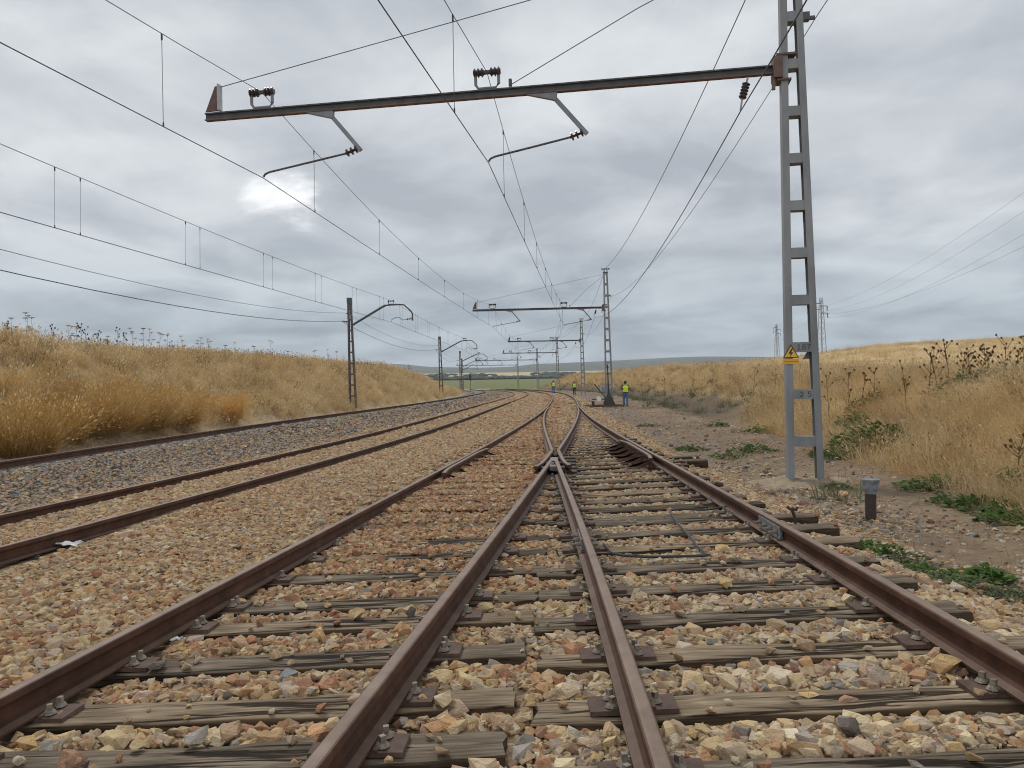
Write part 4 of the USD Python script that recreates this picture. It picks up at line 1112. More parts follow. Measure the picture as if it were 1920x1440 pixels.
# masts of the far left track: curved bracket arm
def left_mast(base, rot, reach, label):
    H = 6.75; ha = 5.0
    t = thing('bracket_mast', label, 'catenary mast', base, rot, 'brown masts of the far left track')
    mast_body(t, H, 0.50, 0.26, 0.11, 0.17, BROWN_POST, np.arange(0.45, H, 0.70), 0.10)
    obj('mast_cap', box((0.30, 0.2, 0.34), (-0.12, 0, H - 0.17)), GALV_DARK, t)
    R = reach
    arm = obj('bracket_arm', cat_([tube([(0.05, 0, ha), (R - 0.55, 0, ha + 1.12), (R - 0.35, 0, ha + 1.20)], 0.075, 6), tube([(R - 0.38, 0, ha + 1.20), (R + 0.5, 0, ha + 1.24), (R + 0.85, 0, ha + 1.20), (R + 1.30, 0, ha + 0.78), (R + 1.38, 0, ha + 0.62), (R + 1.38, 0, ha + 0.18)], 0.05, 6)]), GALV_DARK, t)
    cr = obj('wire_cradle', tube([(R - 0.17, 0, ha + 1.52), (R - 0.17, 0, ha + 1.28), (R + 0.17, 0, ha + 1.28), (R + 0.17, 0, ha + 1.52)], 0.03, 6), GALV_DARK, t)
    obj('insulator', insulator((R - 0.22, 0, ha + 1.47), (R + 0.22, 0, ha + 1.47), 0.075, 3), PORCELAIN, cr)
    obj('insulator', insulator((R + 1.33, 0, ha + 0.34), (R + 1.0, 0, ha + 0.28), 0.075, 3), PORCELAIN, arm)
    obj('steady_arm', tube([(R + 1.0, 0, ha + 0.28), (R + 0.72, 0, ha + 0.24), (R + 0.5, 0, ha + 0.42), (R + 0.3, 0, ha + 0.42), (R + 0.02, 0, ha + 0.28), (R, 0, ha + 0.14)], 0.020, 6), GALV_DARK, arm)
    obj('feeder_insulator', insulator((-0.28, 0, ha + 0.22), (-0.62, 0, ha + 0.27), 0.07, 3), PORCELAIN, t)
    obj('wire_lug', box((0.1, 0.1, 0.06), (-0.28, 0, ha + 0.75)), GALV_DARK, t)
    c, s = math.cos(rot), math.sin(rot)
    W = lambda p: np.array([base[0] + p[0] * c - p[1] * s, base[1] + p[0] * s + p[1] * c, base[2] + p[2]])
    LEFT_MASTS.append(dict(third=(W((R, 0, ha + 1.52)), W((R, 0, ha + 0.12))), feed=W((-0.66, 0, ha + 0.27)), thin=W((-0.30, 0, ha + 0.78))))
    return t
for i, ((u, v, Y), lab) in enumerate(zip([(662, 757, 49.6), (828, 747, 88.0), (865, 737, 128.0), (868, 733, 166.0), (866, 729, 205.0)],
        ['brown lattice mast with a curved arm on the left bank', 'second brown mast with a curved arm, at the foot of the left bank', 'third brown mast with a curved arm, at the end of the left bank', 'fourth small brown mast with a curved arm near the far curve', 'farthest small mast with a curved arm at the far curve'])):
    b = U(u, v, Y)
    b[2] = [0.40, 0.15, 0.1, 0.05, -0.1][i]
    th = float(that(C_THIRD, min(Y, 160)))
    reach = 2.95
    if Y < 160:
        reach = float(np.clip(xat(C_THIRD, Y) - b[0], 2.6, 3.6))
    left_mast(b, -th, reach, lab)

# ------------------------------------------------------------------ wires
def span(a, b, sag, n=14):
    q = np.linspace(0, 1, n)[:, None]
    p = a + (b - a) * q
    p[:, 2] -= 4 * sag * (q * (1 - q))[:, 0]
    return p
def overhead(label, sup, sag, wr, cr, drop_n, skip_first=0, double=False):
    """messenger wire, contact wire and droppers between supports (messenger point, contact point)"""
    t = thing('overhead_line', label, 'overhead line')
    mess, cont = [], []
    for i in range(len(sup) - 1):
        A, B = sup[i], sup[i + 1]
        mp, cp = span(A[0], B[0], sag, 17), span(A[1], B[1], 0.04, 17)
        mess.append(mp if i == 0 else mp[1:]); cont.append(cp if i == 0 else cp[1:])
        if i < 4:
            nd = drop_n
            for k in range(nd):
                f = (k + 0.5) / nd
                for e in ((0, 0.9) if double and k % 1 == 0 else (0,)):
                    ff_ = f + e / np.linalg.norm(B[0] - A[0])
                    m = A[0] + (B[0] - A[0]) * ff_; m[2] -= 4 * sag * ff_ * (1 - ff_)
                    c = A[1] + (B[1] - A[1]) * ff_; c[2] -= 0.16 * ff_ * (1 - ff_)
                    if m[1] < 5 or c[2] > m[2] - 0.05:
                        continue
                    obj('dropper', cat_([tube([c + (0, 0, 0.0), (c + m) / 2, m], 0.0045, 4), cyl(0.014, 0.09, m - (0, 0, 0.09), 5), cyl(0.012, 0.06, c, 5)]), WIRE, t)
    obj('messenger_wire', tube(np.vstack(mess), wr, 5), WIRE, t)
    obj('contact_wire', tube(np.vstack(cont), cr, 5), WIRE, t)
    return t
def ahead(c, y, zm, zc):
    return (np.array([xat(c, y), y, zm]), np.array([xat(c, y), y, zc]))
zM, zC = RIGHT_MASTS[0]['left'][0][2], RIGHT_MASTS[0]['left'][1][2]
a0m, a0c = RIGHT_MASTS[0]['mid']; a0l, a0lc = RIGHT_MASTS[0]['left']
back = lambda p, sl, L: p + np.array([-sl * L, -L, 0.0])
supM = [(back(a0m, 0.178, 40), back(a0c, 0.178, 40))] + [m['mid'] for m in RIGHT_MASTS]
supL = [(back(a0l, 0.158, 40), back(a0lc, 0.158, 40))] + [m['left'] for m in RIGHT_MASTS]
overhead('messenger, contact wire and droppers over the middle track', supM, 0.85, 0.006, 0.0075, 7)
overhead('messenger, contact wire and droppers over the turnout and left branch', supL, 0.85, 0.006, 0.0075, 8)
l0 = LEFT_MASTS[0]['third']
p_m, p_c = U(0, 287, 15.6), U(0, 403, 15.6)
sl = (l0[1][0] - p_c[0]) / (l0[1][1] - p_c[1])
y0_ = 8.5
ext = lambda q, p: q + (p - q) * ((q[1] - y0_) / (q[1] - p[1]))
overhead('messenger, contact wire and paired droppers over the far left track', [(np.array([ext(l0[0], p_m)[0], y0_, 6.62]), np.array([ext(l0[1], p_c)[0], y0_, 5.12]))] + [m['third'] for m in LEFT_MASTS], 0.22, 0.008, 0.010, 7, double=True)

def cable(name, label, pts, sag, r, n=16):
    P = []
    for a, b in zip(pts[:-1], pts[1:]):
        q = span(np.asarray(a, float), np.asarray(b, float), sag, n)
        P.append(q if not P else q[1:])
    return tag(obj(name, tube(np.vstack(P), r, 5), WIRE), label, 'cable')
t0 = RIGHT_MASTS[0]
cable('feeder_cable', 'thick feeder cable running over the tops of the right masts', [back(t0['top'], 0.14, 40)] + [m['top'] for m in RIGHT_MASTS], 0.75, 0.011)
cable('feeder_cable', 'feeder cable hung from the insulators under the right cross beams', [back(t0['hang'], 0.14, 40)] + [m['hang'] for m in RIGHT_MASTS], 0.95, 0.010)
cable('earth_wire', 'thin earth wire fixed to the right side of the right masts', [back(t0['lug'], 0.14, 40)] + [m['lug'] for m in RIGHT_MASTS[:4]], 0.9, 0.007)
f0, f1 = LEFT_MASTS[0]['feed'], LEFT_MASTS[0]['thin']
q0, q1 = U(0, 487, 19.5), U(0, 448, 19.5)
cable('feeder_cable', 'thick feeder cable along the left masts above the grassy bank', [f0 + (q0 - f0) * 1.32 + (0, 0, 0.35)] + [m['feed'] for m in LEFT_MASTS], 0.72, 0.014)
cable('feeder_cable', 'thin cable above the thick feeder along the left masts', [f1 + (q1 - f1) * 1.32 + (0, 0, 0.35)] + [m['thin'] for m in LEFT_MASTS], 0.72, 0.009)

# high voltage pylons on the stubble hill
def pylon(u, vb, vt, Y, label):
    b, tp = U(u, vb, Y), U(u, vt, Y)
    b[2] -= 1.0
    H = tp[2] - b[2]
    t = thing('lattice_pylon', label, 'pylon', b, 0.3)
    w0, w1 = H * 0.055, H * 0.018
    L = 0.09 if Y < 250 else 0.12
    for sx in (-1, 1):
        for sy in (-1, 1):
            obj('leg', beam((sx * w0, sy * w0, 0), (sx * w1, sy * w1, H), L, L), GALV, t)
    n = 11
    for s, ax in ((-1, 0), (1, 0), (-1, 1), (1, 1)):
        pts = []
        for k in range(n + 1):
            z = H * 0.97 * k / n; w = w0 + (w1 - w0) * z / H
            e = w if k % 2 else -w
            pts.append((e, s * w, z) if ax == 0 else (s * w, e, z))
        obj('bracing', tube(pts, L * 0.38, 4), GALV, t)
    ends = []
    for k, (z, l, sgn) in enumerate(((0.90, 0.10, -1), (0.86, 0.12, 1), (0.74, 0.13, 1), (0.80, 0.10, -1))):
        arm = obj('cross_arm', beam((0, 0, H * z), (sgn * H * l, 0, H * z), L * 1.6, L * 1.6), GALV, t)
        obj('insulator', insulator((sgn * H * l, 0, H * z), (sgn * H * l, 0, H * z - 0.9), 0.13, 4, 0.06), PORCELAIN, arm)
        c, s = math.cos(0.3), math.sin(0.3)
        ends.append(np.array([b[0] + sgn * H * l * c, b[1] + sgn * H * l * s, b[2] + H * z - 0.9]))
    return ends
e1 = pylon(1541, 660, 558, 150.0, 'lattice pylon just behind the right edge of the near mast')
e2 = pylon(1457, 668, 608, 300.0, 'smaller lattice pylon left of the near mast on the hill crest')
pylon(767, 712, 683, 620.0, 'tiny lattice pylon in the pale fields at the far left of the valley')
for k, v in enumerate((350, 386, 430, 455)):
    far_ = U(1935, v, 62.0)
    tag(obj('power_line', tube(np.vstack([span(e2[k], e1[k], 1.2, 10), span(e1[k], far_, 1.6, 18)[1:]]), 0.010, 4), WIRE), ['topmost faint power line at the right edge above the hill', 'second faint power line from the top at the right edge', 'third faint power line from the top at the right edge', 'lowest faint power line at the right edge above the hill'][k], 'power line')

# ------------------------------------------------------------------ trackside things
p = Gd(1633, 976)
t = thing('pipe_post', 'short rusty pipe post with a dented grey cap beside the track', 'post', p - (0, 0, 0.02))
pr = np.random.default_rng(8)
def ragged_pipe(r, h, n=18, m=8):
    a = np.linspace(0, 2 * np.pi, n, endpoint=False)
    rows = []
    for k in range(m):
        z = h * k / (m - 1)
        e = 1 + 0.05 * np.sin(3 * a + 1.3) * (1 - k / m) + (0.16 * np.exp(-((a - 3.6) / 0.5) ** 2) * (1 - z / h) ** 2)
        rows.append(np.stack([r * e * np.cos(a), r * e * np.sin(a), np.full(n, z)], 1))
    v = np.vstack(rows)
    i, j = np.meshgrid(np.arange(m - 1), np.arange(n), indexing='ij'); k = (j + 1) % n
    f = np.vstack([np.stack([i * n + j, i * n + k, (i + 1) * n + k], -1).reshape(-1, 3), np.stack([i * n + j, (i + 1) * n + k, (i + 1) * n + j], -1).reshape(-1, 3)])
    return trimesh.Trimesh(v, f, process=False)
obj('pipe', ragged_pipe(0.062, 0.36), DARKRUST, t, smooth=40)
obj('collar', cyl(0.072, 0.06, (0, 0, 0.33), 14, r2=0.085), ZINC, t)
cap = cyl(0.085, 0.10, (0, 0, 0.385), 16, r2=0.097); cap.vertices += 0.008 * np.sin(cap.vertices[:, [1, 2, 0]] * 60)
obj('cap', cap, ZINC, t)
obj('cap_rim', moved(cyl(0.104, 0.018, (0, 0, 0.480), 18), (0, 0, 0)), ZINC, t)

p = Gd(1490, 985)
t = thing('iron_stake', 'small dark forked iron stake beside the outer right rail', 'stake', p)
obj('shaft', tube([(0.01, 0, -0.05), (0, 0, 0.09), (-0.03, 0, 0.17)], 0.016, 6), DARKRUST, t)
obj('hook', tube([(-0.075, 0, 0.19), (-0.04, 0, 0.165), (-0.02, 0, 0.175), (0.015, 0, 0.155), (0.03, 0, 0.185)], 0.017, 6), DARKRUST, t)

def lay(uv, dz=0.03):
    P = []
    for u, v in uv:
        q = Gd(u, v); q[2] = float(bed(q[0], q[1])) + dz; P.append(q)
    P = np.array(P)
    d = np.concatenate([[0], np.cumsum(np.linalg.norm(np.diff(P, axis=0), axis=1))])
    s = np.linspace(0, d[-1], 40)
    return np.stack([np.interp(s, d, P[:, k]) for k in range(3)], 1)
r2 = np.random.default_rng(4)
w1 = lay([(1392, 962), (1372, 968), (1345, 971), (1300, 974), (1258, 976)]); w1[:, 2] += 0.012 * np.sin(np.linspace(0, 9, 40))
w2 = lay([(1256, 977), (1272, 995), (1292, 1017), (1308, 1038), (1327, 1056)])
w3 = lay([(1328, 1057), (1290, 1058), (1220, 1059), (1168, 1058), (1148, 1052), (1133, 1042)])
t = thing('track_cable', 'black cable zigzagging over the sleepers from the outer right rail', 'cable')
obj('cable_run', tube(np.vstack([w1, w2[1:], w3[1:]]), 0.0125, 6), CABLE, t)
p = Gd(1388, 968)
cb = box((0.13, 0.10, 0.06), p + (0, 0, 0.07)); 
obj('clamp', cat_([hull(cb.vertices * 1.0), cyl(0.02, 0.05, p + (-0.03, 0, 0.09), 8), cyl(0.02, 0.05, p + (0.03, 0, 0.09), 8)]), ZINC, t)

for u, v, s, lab in ((131, 1029, 0.11, 'white scrap of litter beside the nearest rail of the middle track'), (326, 1211, 0.05, 'small white scrap of paper beside the outer left rail')):
    q = Gd(u, v)
    g = np.random.default_rng(int(u)); n = 6
    X, Y = np.meshgrid(np.linspace(-1, 1, n), np.linspace(-.6, .6, n))
    V = np.stack([X * s + g.normal(0, s * .1, X.shape), Y * s + g.normal(0, s * .1, X.shape), np.abs(g.normal(0, s * 0.22, X.shape)) + 0.035], -1).reshape(-1, 3) + q
    i, j = np.meshgrid(np.arange(n - 1), np.arange(n - 1), indexing='ij'); a = (i * n + j).ravel()
    f = np.vstack([np.stack([a, a + 1, a + n + 1], -1), np.stack([a, a + n + 1, a + n], -1)])
    low = V - (0, 0, 0.004)
    tag(obj('litter_scrap', (np.vstack([V, low]), np.vstack([f, f[:, ::-1] + n * n])), WHITE), lab, 'litter')

# hand lever of the switch, with its weight and rods
p = Gd(1141, 764); p[2] = -0.12
S = 1.0
t = thing('switch_stand', 'black hand operated switch stand with lever on rusty base beams', 'switch stand', p, 0.0)
obj('base_beam', box((2.45, 0.20, 0.14), (-0.35, -0.18, 0.08)), RUST, t)
obj('base_beam', box((2.30, 0.20, 0.14), (-0.45, 0.22, 0.08)), RUST, t)
obj('housing', hull([(-0.30, -.25, .15), (.42, -.25, .15), (.42, .25, .15), (-.30, .25, .15), (-.17, -.15, .62), (.12, -.15, .62), (.12, .15, .62), (-.17, .15, .62), (.0, -.06, .92), (.07, -.06, .92), (.07, .06, .92), (.0, .06, .92)]), BLACK, t)
obj('lever', tube([(0.03, 0, 0.85), (0.0, 0, 1.6), (-0.01, 0, 2.2), (-0.03, 0, 2.62)], np.array([0.055, 0.045, 0.04, 0.035]), 8), BLACK, t)
obj('lever_grip', hull([(-.09, -.04, 2.5), (.04, -.04, 2.5), (-.09, .04, 2.5), (.04, .04, 2.5), (-.06, -.03, 2.72), (.0, .03, 2.72)]), DARKRUST, t)
arm_ = obj('weight_arm', tube([(-0.12, 0, 0.52), (-0.5, 0, 0.98), (-0.84, 0, 1.40)], 0.032, 7), BLACK, t)
obj('arm_knob', trimesh.creation.icosphere(1, 0.06).apply_translation((-0.86, 0, 1.43)), BLACK, t)
obj('round_weight', cyl(0.15, 0.16, (-0.62, -0.2, 0.52), 18, axis=(0, 1, 0)), WHITE, t)
obj('throw_rod', tube([(-1.05, -0.1, 0.5), (-0.6, -0.1, 0.5), (-0.2, -0.1, 0.5)], 0.04, 6), BLACK, t)
obj('rod_block', cat_([box((0.16, 0.2, 0.24), (-0.98, 0, 0.26)), box((0.22, 0.26, 0.2), (-0.20, -0.02, 0.27))]), BLACK, t)
p2 = Gd(1100, 763)
t = thing('point_rod_cover', 'low dark cover over the point rods beside the switch stand', 'rod cover', (p2[0], p2[1], -0.06))
obj('cover', hull([(-.32, -.2, 0), (.32, -.2, 0), (.32, .2, 0), (-.32, .2, 0), (-.18, -.12, .16), (.2, -.12, .17), (.2, .12, .17), (-.18, .12, .16)]), BLACK, t)
obj('rod', tube([(-0.75, 0, 0.06), (0, 0, 0.05), (0.7, 0, 0.07)], 0.03, 6), DARKRUST, t)
p3 = Gd(1037, 766)
t = thing('point_rod', 'dark throw rod end beside the left switch point', 'rod', (p3[0] + .1, p3[1], 0.03))
obj('bar', tube([(-0.45, 0, 0.02), (0, 0, 0.05), (0.22, 0, 0.05)], 0.04, 6), DARKRUST, t)
obj('joint', box((0.16, 0.12, 0.08), (0.22, 0, 0.05)), DARKRUST, t)
p4 = U(1134, 757, 54.5); p4[2] = -0.15
t = thing('equipment_box', 'small pale equipment box on a post behind the switch lever', 'box', p4)
obj('post', cyl(0.05, 0.95, (0, 0, 0), 8), GALV, t)
obj('cabinet', hull([(a * .28, b * .15, c) for a in (-1, 1) for b in (-1, 1) for c in (.95, 1.32)] + [(a * .25, b * .12, 1.36) for a in (-1, 1) for b in (-1, 1)]), GALV_LIGHT, t)
obj('door', box((0.42, 0.012, 0.27), (0, -0.157, 1.13)), GALV, t)
p5 = U(882, 722, 210.0)
t = thing('railway_signal', 'far black railway signal on a thin post in the valley', 'signal', (p5[0], p5[1], 0.0))
obj('post', cyl(0.08, 5.5, (0, 0, -1), 7), GALV_DARK, t)
obj('signal_head', box((0.55, 0.2, 1.5), (0, -0.1, 3.0)), BLACK, t)
obj('hood', cyl(0.16, 0.25, (0, -0.2, 3.35), 8, axis=(0, -1, 0)), BLACK, t)

# ------------------------------------------------------------------ vegetation
STRAW = leaf_mat('golden_straw', [(0.3, (0.54, 0.365, 0.17)), (0.5, (0.69, 0.50, 0.26)), (0.7, (0.79, 0.63, 0.385))], 0.45, 0.40, 0.55)
PALE = leaf_mat('pale_straw', [(0.3, (0.62, 0.45, 0.23)), (0.5, (0.73, 0.57, 0.33)), (0.7, (0.81, 0.68, 0.44))], 0.5, 0.36, 0.55)
AMBER = leaf_mat('amber_dry_stems', [(0.3, (0.48, 0.26, 0.07)), (0.5, (0.62, 0.37, 0.12)), (0.7, (0.73, 0.49, 0.20))], 0.9, 0.42, 0.55)
BROWNP = leaf_mat('brown_dry_stems', [(0.3, (0.13, 0.075, 0.038)), (0.5, (0.20, 0.12, 0.062)), (0.7, (0.29, 0.185, 0.10))], 0.9, 0.3)
GREYP = leaf_mat('grey_dry_stems', [(0.3, (0.22, 0.175, 0.115)), (0.7, (0.38, 0.305, 0.20))], 0.9, 0.3)
GREEN = leaf_mat('weed_green', [(0.3, (0.055, 0.10, 0.028)), (0.5, (0.10, 0.17, 0.05)), (0.7, (0.17, 0.25, 0.085))], 2.5, 0.35)
GREYGREEN = leaf_mat('dusty_green', [(0.3, (0.095, 0.125, 0.062)), (0.7, (0.19, 0.215, 0.125))], 2.0, 0.3)

def blades(r, n, radius, h0, h1, lean, width, curve=0.35, heads=0.0, head_size=0.02, base_bias=1.0):
    """n tapered blades, three triangles each, with a small seed head on some"""
    a = r.uniform(0, 2 * np.pi, n); rad = radius * np.sqrt(r.random(n)) * base_bias
    base = np.stack([rad * np.cos(a), rad * np.sin(a), np.full(n, -0.03)], 1)
    h = r.uniform(h0, h1, n); la = a + r.normal(0, 0.9, n); ln = np.abs(r.normal(0, lean, n))
    d = np.stack([np.cos(la) * np.sin(ln), np.sin(la) * np.sin(ln), np.cos(ln)], 1)
    out = np.stack([np.cos(la), np.sin(la), -0.35 * np.ones(n)], 1)
    mid = base + d * (h * 0.55)[:, None] + out * (curve * h * 0.07)[:, None]
    tip = base + d * h[:, None] + out * (curve * h * r.uniform(0.1, 0.7, n))[:, None]
    wa = r.uniform(0, 2 * np.pi, n)
    w = np.stack([np.cos(wa), np.sin(wa), np.zeros(n)], 1) * width * 0.5 * r.uniform(0.6, 1.4, n)[:, None]
    v = np.stack([base - w, base + w, mid - w * 0.8, mid + w * 0.8, tip], 1)
    k = np.arange(n)[:, None] * 5
    f = np.concatenate([k + [0, 1, 3], k + [0, 3, 2], k + [2, 3, 4]])
    V, Fc = [v.reshape(-1, 3)], [f]
    if heads:
        q = r.random(n) < heads
        t, dd = tip[q], (tip - mid)[q]; m = len(t)
        dd /= np.linalg.norm(dd, axis=1, keepdims=True)
        s = np.cross(dd, r.normal(size=(m, 3))); s /= np.linalg.norm(s, axis=1, keepdims=True)
        hs = head_size * r.uniform(0.6, 1.5, m)[:, None]
        hv_ = np.stack([t - dd * hs, t + s * hs * 0.45, t + dd * hs * 1.6, t - s * hs * 0.45], 1).reshape(-1, 3)
        k2 = np.arange(m)[:, None] * 4 + 5 * n
        V.append(hv_); Fc.append(np.concatenate([k2 + [0, 1, 2], k2 + [0, 2, 3]]))
    return trimesh.Trimesh(np.vstack(V), np.vstack(Fc), process=False)

vr = np.random.default_rng(21)
def visible(x, y):
    return np.abs(x) < 0.70 * y + 2.0
def plant_field(path, label, cat, area, per, keep, protos, weights, smin, smax, zoff=0.0, tilt=0.12):
    x0, x1, y0, y1 = area
    n = int((x1 - x0) * (y1 - y0) * per)
    x, y = vr.uniform(x0, x1, n), vr.uniform(y0, y1, n)
    q = visible(x, y); x, y = x[q], y[q]
    d, s = side(x, y)
    P, dens = keep(x, y, d, s)
    q = vr.random(len(x)) < dens
    x, y, d, s, P = x[q], y[q], d[q], s[q], P[q]
    P = np.cumsum(P / P.sum(1, keepdims=True), 1)
    kind = (vr.random(len(x))[:, None] > P).sum(1).clip(0, len(weights) - 1)
    first = np.concatenate([[0], np.cumsum(weights)])
    idx = first[kind] + (vr.random(len(x)) * np.array(weights)[kind]).astype(int)
    z = terrain(x, y) + zoff
    sc = vr.uniform(smin, smax, len(x))
    return instancer(path, protos, np.stack([x, y, z], 1), idx, vr.uniform(0, 6.28, len(x)), vr.normal(0, tilt, len(x)), sc, label, cat), len(x)

def tufts(mat, n, k, **kw):
    return [(blades(vr, n, **kw), mat, False) for _ in range(k)]
P_STRAW = tufts(STRAW, 60, 4, radius=0.26, h0=0.18, h1=0.62, lean=0.5, width=0.008, heads=0.6, head_size=0.028)
P_PALE = tufts(PALE, 55, 4, radius=0.26, h0=0.18, h1=0.60, lean=0.55, width=0.008, heads=0.8, head_size=0.034)
P_AMB = tufts(AMBER, 60, 4, radius=0.22, h0=0.2, h1=0.65, lean=0.5, width=0.008, heads=0.8, head_size=0.030)
P_BRN = tufts(BROWNP, 30, 3, radius=0.22, h0=0.25, h1=0.70, lean=0.5, width=0.008, heads=0.9, head_size=0.034)
P_GRY = tufts(GREYP, 46, 3, radius=0.22, h0=0.2, h1=0.55, lean=0.5, width=0.006, heads=0.4)
P_GGR = tufts(GREYGREEN, 40, 3, radius=0.2, h0=0.12, h1=0.40, lean=0.55, width=0.012)
LP = P_STRAW + P_PALE + P_AMB + P_BRN + P_GRY + P_GGR
LW = [4, 4, 4, 3, 3, 3]
def left_keep(x, y, d, s):
    n1, n2, n3 = fbm2(x, y, 0.22, 3, 91), fbm2(x, y, 0.5, 3, 93), fbm2(x, y, 0.9, 2, 95)
    up = sstep(-9.2, -14.0, d)            # 0 at the foot, 1 on the crest
    den = sstep(-8.3, -9.0, d + 0.5 * n2) * sstep(-21, -17, d) * (0.72 + 0.8 * n3)
    low = 1 - up
    amb = np.clip((0.9 * low + 2.2 * n1 - 0.15) * (1 - sstep(20, 34, s)), 0, 1) * 1.1
    pale = np.clip(0.35 + 1.4 * low * sstep(18, 30, s) + 2.5 * n2, 0, 3)
    straw = 1.3 + 0 * d
    brown = np.clip(0.16 + 2.4 * n1 * up + 1.3 * n3, 0.02, 2) * (0.3 + 0.8 * up)
    grey = np.clip(0.45 + 2.0 * n3 + 0.9 * up, 0, 2) * 0.7
    gg = np.clip(n2 - 0.10, 0, 1) * 1.2
    return np.stack([straw, pale, amb, brown, grey, gg], 1), den
n = []
o, k = plant_field('/World/dry_grass', 'tall dry golden grass covering the left bank', 'grass', (-36, -8, 10, 50), 13, left_keep, LP, LW, 0.7, 1.25); n.append(k)
o, k = plant_field('/World/dry_grass_001', 'dry grass on the far part of the left bank', 'grass', (-30, -3, 50, 145), 6, left_keep, LP, LW, 0.85, 1.4); n.append(k)

# the thin litter of straw at the foot of the left bank
P_LIT = tufts(PALE, 26, 3, radius=0.2, h0=0.06, h1=0.2, lean=1.1, width=0.006) + tufts(GREYP, 26, 3, radius=0.2, h0=0.05, h1=0.18, lean=1.1, width=0.006)
def foot_keep(x, y, d, s):
    q = sstep(-7.6, -8.1, d) * sstep(-10.0, -8.8, d)
    return np.stack([1.0 + 0 * d, 0.7 + 0 * d], 1), q * 0.8
o, k = plant_field('/World/dry_grass_002', 'short straw litter at the foot of the left bank', 'grass', (-18, -7, 10, 60), 12, foot_keep, P_LIT, [3, 3], 0.7, 1.3); n.append(k)

N_STRAW = tufts(STRAW, 60, 4, radius=0.28, h0=0.15, h1=0.55, lean=0.75, width=0.006, curve=0.7, heads=0.5, head_size=0.018)
N_PALE = tufts(PALE, 60, 4, radius=0.28, h0=0.15, h1=0.52, lean=0.8, width=0.006, curve=0.7, heads=0.6, head_size=0.020)
N_AMB = tufts(AMBER, 55, 4, radius=0.24, h0=0.15, h1=0.55, lean=0.65, width=0.006, curve=0.6, heads=0.6, head_size=0.017)
N_BRN = tufts(BROWNP, 30, 3, radius=0.24, h0=0.2, h1=0.60, lean=0.6, width=0.006, curve=0.5, heads=0.7, head_size=0.020)
RP = N_STRAW + N_PALE + N_AMB + N_BRN + P_GRY + P_GGR + tufts(STRAW, 70, 4, radius=0.34, h0=0.3, h1=0.75, lean=1.0, width=0.007, curve=0.8)
RW = [4, 4, 4, 3, 3, 3, 4]
def right_keep(x, y, d, s):
    n1, n2, n3 = fbm2(x, y, 0.25, 3, 101), fbm2(x, y, 0.6, 3, 103), fbm2(x, y, 1.1, 2, 105)
    cut = sstep(23, 33, s)
    start = 11.0 + 1.7 * cut + 1.1 * n2
    up = np.clip((d - 11) / 4.0, 0, 1)
    den = sstep(start - 0.35, start + 0.5, d) * (1 - 0.96 * sstep(15.2, 16.8, d + n2)) * (1.0 + 0.7 * n3)
    lie = np.clip(1.6 * (1 - up) * (1 - sstep(14, 26, s)) + 1.4 * n2, 0, 3)
    straw = 1.5 + 0 * d
    pale = np.clip(0.5 + 1.6 * up + 1.5 * n1, 0, 2.5)
    amb = np.clip(0.18 + 1.5 * n1, 0, 1.0)
    brown = np.clip(0.28 + 2.0 * n3 + 0.35 * cut, 0, 1.3)
    grey = 0.35 + 0 * d
    gg = np.clip(0.06 + 1.1 * (n2 - 0.06), 0, 0.6) + 0.22 * cut * (1 - up)
    return np.stack([straw, pale, amb, brown, grey, gg, lie], 1), den
o, k = plant_field('/World/dry_grass_003', 'tangled dry golden grass covering the near right bank', 'grass', (4, 26, 5, 40), 22, right_keep, RP, RW, 0.65, 1.15); n.append(k)
o, k = plant_field('/World/dry_grass_004', 'dry grass along the far right bank', 'grass', (6, 50, 40, 175), 6.5, right_keep, RP, RW, 0.85, 1.4); n.append(k)
# dusty weeds and low scrub on the cut face below the grass, and sprigs on the earth
P_SCR = tufts(GREYGREEN, 60, 3, radius=0.28, h0=0.10, h1=0.38, lean=0.8, width=0.014) + tufts(GREYP, 34, 3, radius=0.25, h0=0.08, h1=0.28, lean=0.9, width=0.006) + tufts(BROWNP, 30, 3, radius=0.25, h0=0.05, h1=0.22, lean=1.0, width=0.006)
def cut_keep(x, y, d, s):
    n2 = fbm2(x, y, 0.5, 3, 111)
    face = sstep(10.0, 10.9, d) * sstep(14.2, 12.6, d) * sstep(26, 36, s)
    flat = 0.10 * sstep(8.6, 9.4, d) * sstep(11.6, 10.8, d)
    return np.stack([np.clip(0.7 * face + 2.5 * n2 * face + .05, 0.02, 2), 0.8 + 0 * d, 0.7 + 0 * d], 1), np.clip(face * (0.45 + 1.2 * n2) + flat, 0, 1)
o, k = plant_field('/World/low_scrub', 'sparse dusty weeds on the cut earth face below the right bank', 'scrub', (3, 30, 6, 150), 5, cut_keep, P_SCR, [3, 3, 3], 0.6, 1.3); n.append(k)
# stubble on the hill
P_STB = tufts(PALE, 40, 3, radius=0.5, h0=0.06, h1=0.18, lean=0.6, width=0.014) + tufts(STRAW, 30, 2, radius=0.5, h0=0.06, h1=0.16, lean=0.6, width=0.014)
def stub_keep(x, y, d, s):
    return np.stack([1.8 + 0 * d, 0.4 + 0 * d], 1), sstep(14.8, 16.5, d) * (0.45 + 0.6 * fbm2(x, y, 0.3, 3, 115)) * (np.arctan2(x, y) > 0.1)
o, k = plant_field('/World/stubble', 'pale cut stubble on the hill behind the right bank', 'stubble', (10, 95, 14, 140), 2.2, stub_keep, P_STB, [3, 2], 0.8, 1.6); n.append(k)
